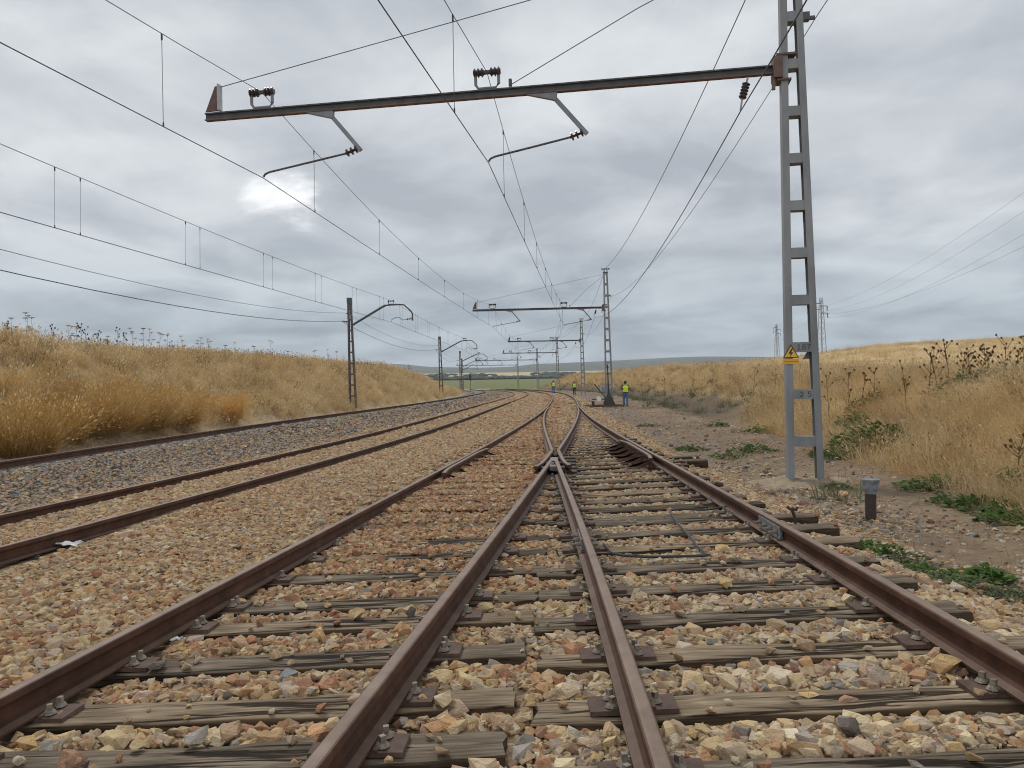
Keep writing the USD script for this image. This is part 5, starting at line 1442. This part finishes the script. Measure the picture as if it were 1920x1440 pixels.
# twigs, straws and pebbles on the earth path to the right
P_PTH = tufts(GREYP, 14, 3, radius=0.16, h0=0.05, h1=0.16, lean=1.3, width=0.004) + tufts(BROWNP, 12, 2, radius=0.16, h0=0.04, h1=0.14, lean=1.3, width=0.004)
def path_keep(x, y, d, s):
    e = x - edge_right(y)
    return np.stack([1.0 + 0 * d, 0.8 + 0 * d], 1), sstep(-0.3, 0.3, e) * sstep(11.6, 10.8, d) * np.clip(0.55 + 2.2 * fbm2(x, y, 0.8, 3, 117), 0, 1)
o, k = plant_field('/World/path_litter', 'twigs and dead straw scattered on the earth beside the track', 'ground litter', (1.5, 12, 3.5, 40), 14, path_keep, P_PTH, [3, 2], 0.6, 1.3, tilt=0.3); n.append(k)

def pebbles():
    N = 150000
    y = 3.2 * (70 / 3.2) ** vr.random(N); x = vr.uniform(0, 1, N) * (0.7 * y + 1)
    d, s = side(x, y)
    e = x - edge_right(y)
    dens = sstep(-0.2, 0.3, e) * sstep(11.4, 10.2, d) * np.clip(0.45 + 2.5 * fbm2(x, y, 0.7, 3, 121), 0.05, 1) * (0.35 + 0.65 * sstep(2.2, 0.2, e))
    q = vr.random(N) < dens
    x, y = x[q], y[q]
    sz = np.exp(vr.normal(math.log(0.016), 0.5, len(x))).clip(0.008, 0.06) * (1 + y / 60)
    z = terrain(x, y) + sz * 0.12
    wts = np.array([3, 1.2, 3, 1.2, .5, 1, 3, .8, 2.2]); wts /= wts.sum()
    c = vr.choice(len(SNAMES), len(x), p=wts)
    instancer('/World/path_gravel', protos, np.stack([x, y, z], 1), c * NSH + vr.integers(0, NSH, len(x)), vr.uniform(0, 6.28, len(x)), vr.normal(0, .4, len(x)), sz, 'scattered gravel on the earth path to the right of the tracks', 'gravel')
pebbles()
print('plants', n)

# green weeds that can be told apart
def weed_mesh(r, rad, h, n, size):
    a = r.uniform(0, 2 * np.pi, n); q = np.sqrt(r.random(n)) * rad
    edge = 1 + 0.3 * np.sin(a * 3 + r.random() * 6)
    p = np.stack([q * edge * np.cos(a) * 1.25, q * edge * np.sin(a), h * (1 - (q / rad) ** 2) * r.uniform(0.25, 1.0, n) + 0.012], 1)
    la = a + r.normal(0, 0.8, n)
    el = r.uniform(-0.2, 0.9, n)
    d = np.stack([np.cos(la) * np.cos(el), np.sin(la) * np.cos(el), np.sin(el)], 1)
    s = np.stack([-np.sin(la), np.cos(la), r.normal(0, 0.25, n)], 1)
    L = size * r.uniform(0.6, 1.5, n)[:, None]; W = L * 0.30
    v = np.stack([p, p + d * L * .45 + s * W, p + d * L + (0, 0, -0.15) * L, p + d * L * .45 - s * W, p + d * L * .5 + (0, 0, 0.08) * L], 1)
    k = np.arange(n)[:, None] * 5
    f = np.concatenate([k + [0, 1, 4], k + [1, 2, 4], k + [2, 3, 4], k + [3, 0, 4]])
    return trimesh.Trimesh(v.reshape(-1, 3), f, process=False)
wr_ = np.random.default_rng(33)
WEEDS = [((1622, 1036), .20, .09, 260, .05, 'green weed at the sleeper end beside the outer right rail'), ((1668, 1050), .22, .06, 200, .05, 'flat dusty green weed right of the sleeper end weed'),
         ((1722, 1078), .26, .05, 240, .05, 'low green weed in the middle of the strip beside the right rail'), ((1800, 1090), .22, .06, 240, .05, 'low weed left of the bright grass tuft at the lower right'),
         ((1850, 1092), .16, .13, 240, .07, 'bright green grass tuft at the lower right'), ((1690, 1062), .24, .05, 220, .04, 'dusty weed between the sleeper end weed and the bright tuft'), ((1760, 1095), .26, .05, 240, .045, 'dusty low weed just left of the bright green grass tuft'), ((1870, 1120), .26, .05, 240, .045, 'dusty low weed below the bright green grass tuft'), ((1905, 1130), .25, .06, 240, .05, 'dusty green weed at the lower right picture edge'),
         ((1762, 912), .38, .14, 340, .07, 'green leafy weed at the foot of the straw right of the pipe post'), ((1725, 922), .22, .07, 160, .06, 'small leafy weed in front of the leafy weed right of the pipe post'),
         ((1835, 952), .42, .13, 420, .08, 'broad dark green weed patch near the right picture edge'), ((1900, 978), .30, .10, 260, .08, 'dark green weed at the right edge below the straw'),
         ((1650, 838), .75, .50, 800, .12, 'large green bush of weeds on the bank right of the near mast'), ((1612, 803), .42, .42, 380, .11, 'small upright green weed above the large green bush'), ((1575, 858), .45, .2, 320, .10, 'low green weeds just right of the near mast foot'),
         ((1595, 826), .35, .22, 220, .09, 'green weed between the near mast and the large green bush'),
         ((1292, 845), .30, .12, 220, .08, 'green weed beside the turnout timber ends'), ((1415, 848), .42, .16, 260, .09, 'round green weed left of the near mast'), ((1366, 858), .40, .06, 180, .07, 'flat weed between the two green weeds left of the near mast'),
         ((1345, 800), .30, .22, 160, .09, 'small dark weed on the earth slope left of the near mast'), ((1425, 812), .30, .25, 160, .09, 'upright dark weed at the bank foot left of the near mast'), ((1570, 915), .20, .06, 130, .05, 'tiny weed between the near mast and the pipe post'),
         ((1215, 800), .35, .10, 140, .09, 'small pale weed on the gravel beyond the right check rail')]
for (u, v), rad, h, nn, sz, lab in WEEDS:
    q = Gd(u, v)
    t = thing('green_weed', lab, 'weed', q - (0, 0, 0.01), wr_.uniform(0, 6.28))
    tag(obj('leaves', weed_mesh(wr_, rad, h, nn, sz), GREEN if 'dusty' not in lab and 'pale' not in lab else GREYGREEN, t), kind='stuff')
    tag(obj('grass_blades', blades(wr_, nn // 5, rad * 0.9, 0.04, max(0.1, h * 1.4), 0.6, 0.006), GREEN if 'grass' in lab or 'bush' in lab else GREYGREEN, t), kind='stuff')

# amber shrubs of dry stems at the foot of the left bank
def shrub_mesh(r, w, h, n):
    m = blades(r, int(n * 0.75), w * 0.60, h * 0.25, h, 0.55, 0.010, 0.3, 0.95, 0.036)
    x = m.vertices
    return m
for (u, v), w, h, nn, lab in (((40, 855), 1.3, 1.5, 3200, 'amber dry shrub at the left picture edge on the bank'), ((190, 815), 1.5, 1.75, 3600, 'largest amber dry shrub at the foot of the left bank'), ((270, 808), 1.4, 1.6, 3200, 'amber dry shrub right of the largest shrub'),
                              ((335, 800), 1.2, 1.35, 2600, 'paler amber shrub, third along the left bank from the edge'), ((425, 790), 1.1, 1.1, 2200, 'small amber shrub, last along the left bank before the pale grass'), ((110, 830), 1.1, 1.15, 2200, 'low yellowish shrub between the edge shrub and the largest shrub')):
    q = Gd(u, v, 10)
    q[2] = float(terrain(q[0:1] - 0.1, q[1:2] + 0.1)[0]); q[0] -= 0.1; q[1] += 0.1
    t = thing('dry_shrub', lab, 'shrub', q, 0)
    tag(obj('stems', shrub_mesh(vr, w, h, nn), AMBER, t), kind='stuff')
    tag(obj('seed_stalks', blades(vr, nn // 6, w * 0.66, h * 0.25, h * 1.12, 0.6, 0.008, 0.2, 1.0, 0.036), STRAW, t), kind='stuff')

# tall dead umbels on the crest of the left bank, thistles on the right bank
def umbel(name_mat, head_mat, h, r, heads, spread, hs, bristly=False):
    def make(t):
        st, hd = [], []
        lean = r.normal(0, 0.12, 2)
        top = np.array([lean[0] * h, lean[1] * h, h])
        st.append(tube([(0, 0, -0.1), top * 0.5 + (0.01, 0, 0), top], np.array([0.009, 0.007, 0.004]), 4))
        for k in range(heads):
            f = r.uniform(0.35, 1.0) if k else 1.0
            a = r.uniform(0, 6.28); L = spread * r.uniform(0.4, 1.0) * (0 if k == 0 else 1)
            b = top * f; e = b + (math.cos(a) * L * 0.7, math.sin(a) * L * 0.7, L * r.uniform(0.6, 1.1))
            if k:
                st.append(tube([b, (b + e) / 2 + (0, 0, -0.02), e], np.array([0.006, 0.005, 0.004]), 4))
            if bristly:
                g = trimesh.creation.icosphere(1, 1.0); g.vertices *= hs * (0.8 + 0.5 * r.random((len(g.vertices), 1))); g.vertices[:, 2] *= 1.2; g.apply_translation(e)
                hd.append(g)
            else:
                for q in range(11):
                    aa = q * 2.4; rr = hs * math.sqrt((q + .5) / 11)
                    tip = e + (math.cos(aa) * rr, math.sin(aa) * rr, hs * 0.55 - rr * 0.12)
                    st.append(tube([e, tip], 0.0028, 3, False))
                    g = trimesh.creation.icosphere(0, hs * 0.15); g.vertices *= r.uniform(0.7, 1.3, (len(g.vertices), 1)); g.apply_translation(tip); hd.append(g)
        obj('stem', cat_(st), name_mat, t)
        tag(obj('seed_head', cat_(hd), head_mat, t), kind='stuff')
    return make
ur = np.random.default_rng(44)
THL = {1802: 'brown thistle at the left end of the cluster on the right bank', 1782: 'tall thin thistle standing against the sky left of the thistle cluster', 1880: 'tall thin thistle standing against the sky right of the thistle cluster', 1912: 'tall brown thistle at the right picture edge', 1903: 'lower brown thistle near the right picture edge', 1738: 'thin thistle halfway between the near mast and the thistle cluster', 1760: 'thin thistle just left of the tall thin thistle on the right bank', 1905: 'dark thistle low in the straw at the right picture edge above the green weeds', 1555: 'small thistle seen just right of the near mast', 1640: 'small thistle in the straw above the large green bush', 1700: 'small thistle in the straw right of the large green bush', 1410: 'small thistle well left of the near mast on the bank crest', 1455: 'small thistle just left of the near mast'}
UM = [(10, 598, 1), (22, 590, 0), (45, 583, 0), (62, 592, 0), (95, 600, 1), (126, 592, 0), (140, 597, 0), (152, 603, 1), (166, 606, 1), (182, 612, 1), (200, 620, 0), (222, 612, 1), (232, 616, 1), (250, 612, 0), (268, 610, 0), (281, 609, 0), (296, 622, 0), (312, 624, 0), (322, 634, 1), (345, 622, 0), (372, 632, 0), (392, 634, 0), (420, 640, 0), (445, 644, 0), (478, 640, 0), (505, 640, 0), (540, 652, 0), (556, 653, 0), (592, 655, 0), (616, 655, 0), (630, 660, 0)]
for u, v, dark in UM:
    Yc = float(np.interp(u, [0, 200, 400, 640], [26, 32, 42, 63])) - ur.uniform(0, 1.5)
    tp = U(u, v, Yc)
    zb = float(terrain(tp[0:1], tp[1:2])[0])
    h = float(np.clip((tp[2] - zb) * ur.uniform(0.72, 1.08), 0.7, 1.9))
    t = thing('dead_umbel' if not dark else 'dead_thistle', 'dead umbel plant with a pale seed plate standing above the left bank crest' if not dark else 'dead dark thistle standing above the left bank crest', 'dry plant', (tp[0], tp[1], zb), 0, 'dead umbels on the left crest' if not dark else 'dead thistles on the left crest')
    (umbel(GREYP, STRAW, h * .93, ur, 4, 0.22, 0.10) if not dark else umbel(BROWNP, BROWNP, h * .95, ur, 9, 0.2, 0.026, True))(t)
TH = [(1835, 655, 742, 14), (1818, 668, 742, 10), (1850, 662, 740, 10), (1802, 662, 730, 8), (1782, 645, 700, 7), (1880, 645, 705, 8), (1912, 640, 720, 10), (1903, 660, 735, 8), (1738, 670, 712, 6), (1760, 662, 705, 6), (1700, 690, 725, 5), (1640, 698, 735, 5),
      (1590, 700, 735, 5), (1610, 712, 745, 5), (1555, 705, 745, 4), (1410, 690, 740, 5), (1365, 680, 720, 4), (1340, 695, 735, 4), (1455, 705, 750, 5), (1905, 860, 905, 6), (1480, 712, 752, 4), (1300, 700, 735, 4), (1245, 680, 715, 4), (1212, 672, 705, 4)]
for i, (u, vt, vb, hd) in enumerate(TH):
    Y = 17.5 if u > 1690 else (20.0 if u > 1500 else (31.0 if u > 1390 else 45.0))
    if vb > 800:
        q = Gd(u, vb)
    else:
        q = U(u, vb, Y); q[2] = float(terrain(q[0:1], q[1:2])[0])
    Y = q[1]
    h = float(np.clip(U(u, vt, Y)[2] - q[2], 0.45, 1.7))
    big = i < 3
    t = thing('dry_thistle', ['tall brown thistle, tallest of the cluster at the right of the bank', 'brown thistle on the left of the tall thistle cluster', 'brown thistle on the right of the tall thistle cluster'][i] if big else THL.get(u, 'brown dry thistle standing in the straw of the right bank'), 'dry plant', q, 0, 'thistles on the right bank')
    umbel(BROWNP, BROWNP, h, ur, hd + 3, 0.28, 0.021, True)(t)
    if u > 1790 or i % 2:
        tag(obj('leaves', weed_mesh(ur, 0.22, h * 0.45, 90, 0.10), GREEN if i % 3 else GREYGREEN, t), kind='stuff')
# far shrubs on the hill crest and a hedge in the valley
for u, v, s, lab in ((1851, 640, 0.9, 'small dark bush on the hill skyline'), (1905, 635, 1.2, 'larger dark bush on the hill skyline at the right edge'), (1838, 641, 0.5, 'tiny dark bush left of the small skyline bush')):
    q = U(u, v, 139.0); q[2] = float(terrain(q[0:1], q[1:2])[0])
    t = thing('far_bush', lab, 'bush', q)
    tag(obj('crown', weed_mesh(ur, s, s * 0.9, 260, 0.35), GREYGREEN, t), kind='stuff')
    obj('stem', tube([(0, 0, -0.2), (0.05, 0, s * 0.3), (0, 0.05, s * 0.6)], 0.05, 5), BROWNP, t)
FAR = pm('far_tree_foliage', [(0.3, (0.030, 0.042, 0.026)), (0.7, (0.06, 0.075, 0.045))], 0.6, 4, 0.95)
def hedge_band():
    g = np.random.default_rng(66); P = []
    for k in range(470):
        r_, a = g.uniform(700, 760), g.uniform(-0.22, 0.12)
        if k > 400:
            r_, a = g.uniform(850, 1180), g.choice([-0.09, -0.05, 0.045, 0.075]) + g.normal(0, 0.012)
        x, y = r_ * math.sin(a), r_ * math.cos(a)
        m = trimesh.creation.icosphere(1, 1.0); m.vertices *= g.uniform(0.75, 1.25, (len(m.vertices), 1)); m.vertices *= (g.uniform(3, 7), g.uniform(3, 7), g.uniform(0.8, 1.8))
        m.apply_translation((x, y, float(terrain(np.array([x]), np.array([y]))[0]) + 1.0)); P.append(m)
    return cat_(P)
tag(obj('far_hedge', hedge_band(), FAR, smooth=False), 'dark line of far hedges and groves between the green field and the pale field', 'hedge', None, 'stuff')

# ------------------------------------------------------------------ people
import manifold3d as m3
def sph(c, r):
    return m3.Manifold.sphere(float(r), 14).translate([float(q) for q in c])
def bone(a, ra, b, rb):
    return m3.Manifold.batch_hull([sph(a, ra), sph(b, rb)])
def solid(bones, edge=0.03, smooth=6):
    m = bones[0]
    for b in bones[1:]:
        m = m + b
    m = m.refine_to_length(edge)
    q = m.to_mesh()
    t = trimesh.Trimesh(q.vert_properties[:, :3], q.tri_verts, process=True)
    trimesh.smoothing.filter_taubin(t, iterations=smooth)
    return t
SKIN = pm('skin', [(0.3, (0.30, 0.17, 0.11)), (0.7, (0.38, 0.23, 0.16))], 9, 2, 0.6)
VEST = pm('yellow_high_visibility_cloth', [(0.3, (0.50, 0.72, 0.03)), (0.7, (0.66, 0.86, 0.06))], 12, 3, 0.7)
REFL = pm('silver_reflective_band', [(0.3, (0.50, 0.52, 0.5)), (0.7, (0.66, 0.68, 0.66))], 12, 2, 0.4)
JEANS = pm('blue_work_trousers', [(0.3, (0.055, 0.10, 0.20)), (0.7, (0.10, 0.165, 0.30))], 14, 4, 0.85)
DARKCL = pm('dark_navy_cloth', [(0.3, (0.014, 0.016, 0.024)), (0.7, (0.035, 0.038, 0.05))], 14, 4, 0.85)
HAIR = pm('dark_hair', [(0.3, (0.012, 0.009, 0.007)), (0.7, (0.03, 0.022, 0.016))], 30, 4, 0.7)
BOOT = pm('dark_boots', [(0.3, (0.012, 0.011, 0.010)), (0.7, (0.03, 0.027, 0.024))], 20, 4, 0.7)
def person(at, rot, H, label, trousers, stride, armsw, short_sleeve=True):
    t = thing('person', label, 'person', at, rot)
    k = H / 1.75
    V = lambda x, y, z: np.array([x, y, z]) * k
    hipz, kneez, ankz = 0.92, 0.50, 0.09
    J = {}
    for s, sg in ((-1, 1), (1, -1)):
        sy = stride * sg
        J[s] = dict(hip=V(s * .095, 0, hipz), knee=V(s * .10, sy * .55 + .03, kneez), ank=V(s * .10, sy * 1.0 - .03, ankz + (0.05 if sy < 0 else 0)), toe=V(s * .115, sy + .14, .035),
                    sh=V(s * .185, 0.0, 1.42), el=V(s * .245, -armsw * sg * .5 - .02, 1.14), wr=V(s * .25, -armsw * sg + .08, .90))
    body = [bone(V(0, 0, .93), .125 * k, V(0, -.01, 1.12), .125 * k), bone(V(-.09, 0, 1.30), .12 * k, V(.09, 0, 1.30), .12 * k), bone(V(0, 0, 1.12), .125 * k, V(0, 0, 1.32), .135 * k), bone(V(0, 0, 1.42), .065 * k, V(0, .015, 1.53), .052 * k),
            m3.Manifold.batch_hull([sph(V(0, .02, 1.65), .095 * k), sph(V(0, .05, 1.60), .075 * k), sph(V(0, -.01, 1.66), .09 * k)]), bone(V(0, .115, 1.625), .016 * k, V(0, .135, 1.60), .018 * k)]
    for s in (-1, 1):
        j = J[s]
        body += [bone(V(s * .05, 0, 1.40), .08 * k, j['sh'], .062 * k), bone(j['sh'], .055 * k, j['el'], .042 * k), bone(j['el'], .042 * k, j['wr'], .029 * k), bone(j['hip'], .088 * k, j['knee'], .058 * k), bone(j['knee'], .056 * k, j['ank'], .040 * k), bone(j['ank'], .040 * k, j['toe'], .034 * k),
                 bone(V(s * .098, .02, 1.635), .022 * k, V(s * .102, .0, 1.60), .016 * k)]
        w = j['wr']; dn = np.array([0, .03, -1.0]) / 1.0005
        palm = w + dn * .055 * k
        body += [bone(w, .026 * k, palm, .030 * k)]
        for q in range(4):
            a = palm + np.array([0, (q - 1.5) * .017, 0]) * k; L = (.062, .075, .072, .055)[q] * k
            body += [bone(a + dn * .02 * k, .0085 * k, a + dn * (.02 * k + L * .55), .008 * k), bone(a + dn * (.02 * k + L * .55), .008 * k, a + dn * (.02 * k + L) + np.array([-s * .012, 0, 0]) * k, .007 * k)]
        body += [bone(palm + np.array([0, .025, .02]) * k, .010 * k, palm + np.array([-s * .005, .055, -.02]) * k, .009 * k)]
    obj('body', solid(body, 0.025 * k, 5), SKIN, t, smooth=True)
    g = 0.016 * k
    tr = [bone(V(0, 0, .97), .125 * k + g, V(0, 0, .90), .12 * k + g)]
    for s in (-1, 1):
        j = J[s]; tr += [bone(j['hip'], .092 * k + g, j['knee'], .062 * k + g), bone(j['knee'], .062 * k + g, j['ank'], .05 * k + g)]
    obj('trousers', solid(tr, 0.035 * k, 5), trousers, t, smooth=True)
    sl = []
    for s in (-1, 1):
        j = J[s]; e = j['sh'] + (j['el'] - j['sh']) * (0.75 if short_sleeve else 1.0)
        sl += [bone(V(0, 0, 1.38), .10 * k, j['sh'], .068 * k + g), bone(j['sh'], .064 * k + g, e, .052 * k + g)]
        if not short_sleeve:
            sl += [bone(j['el'], .048 * k + g, j['wr'], .036 * k + g)]
    sl += [bone(V(0, 0, 1.30), .125 * k + g, V(0, 0, .98), .13 * k + g)]
    obj('shirt', solid(sl, 0.035 * k, 5), DARKCL, t, smooth=True)
    g2 = .032 * k
    ve = [bone(V(-.085, 0, 1.32), .125 * k + g2, V(.085, 0, 1.32), .125 * k + g2), bone(V(0, 0, 1.30), .135 * k + g2, V(0, 0, 1.10), .135 * k + g2), bone(V(-.04, 0, 1.10), .125 * k + g2, V(.04, 0, 1.10), .125 * k + g2)]
    v_ = obj('vest', solid(ve, 0.035 * k, 4), VEST, t, smooth=True)
    bn = sum([bone(V(-.05, 0, z), .13 * k + g2 * 1.06, V(.05, 0, z), .13 * k + g2 * 1.06) ^ m3.Manifold.cube([1.0, 1.0, .05 * k], True).translate([0, 0, z * k]) for z in (1.03,)], m3.Manifold())
    q = bn.to_mesh(); obj('reflective_band', trimesh.Trimesh(q.vert_properties[:, :3], q.tri_verts), REFL, v_, smooth=30)
    for s in (-1, 1):
        j = J[s]; obj('boot', solid([bone(j['ank'], .052 * k, j['toe'], .045 * k), bone(j['ank'] + V(0, -.03, -.04), .045 * k, j['toe'], .040 * k)], 0.03 * k, 3), BOOT, t, smooth=True)
    obj('hair', solid([m3.Manifold.batch_hull([sph(V(0, .0, 1.68), .10 * k), sph(V(0, -.02, 1.655), .10 * k), sph(V(0, .03, 1.70), .09 * k)]) - m3.Manifold.cube([.5, .5, .5], True).translate([0, .05 * k + .25, 1.62 * k - .25 + 0.04])], 0.03 * k, 3), HAIR, t, smooth=True)
    return t
def stand(u, v, Y, rot, H, label, *a, **kw):
    q = U(u, v, Y); q[2] = float(max(terrain(q[0:1], q[1:2])[0], floor_z(q[0:1], q[1:2])[0]))
    return person(q, rot, H, label, *a, **kw)
stand(1173, 761, 50.5, 0.05, 1.66, 'person in a yellow vest and blue trousers walking away beside the bank', JEANS, 0.10, 0.05)
stand(1077, 739, 97, 0.1, 1.66, 'person in a yellow vest and dark trousers walking away left of the lever', DARKCL, 0.05, 0.04)
stand(1038, 738, 99, 0.1, 1.66, 'leftmost person in a yellow vest, in blue trousers on the track', JEANS, 0.07, 0.04)

# ------------------------------------------------------------------ the air
hz = trimesh.creation.box((8600, 8600, 130)); hz.apply_translation((0, 0, 130 / 2 - 6))
AIR = usdkit.material(stage, '/World/Looks/thin_haze', {'v': ('principled_volume', {'color': (0.86, 0.91, 0.97), 'density': 0.00013, 'anisotropy': 0.2})}, [], volume='v.volume')
tag(obj('haze', hz, AIR), 'thin pale haze filling the air over the valley', 'haze', None, 'stuff')
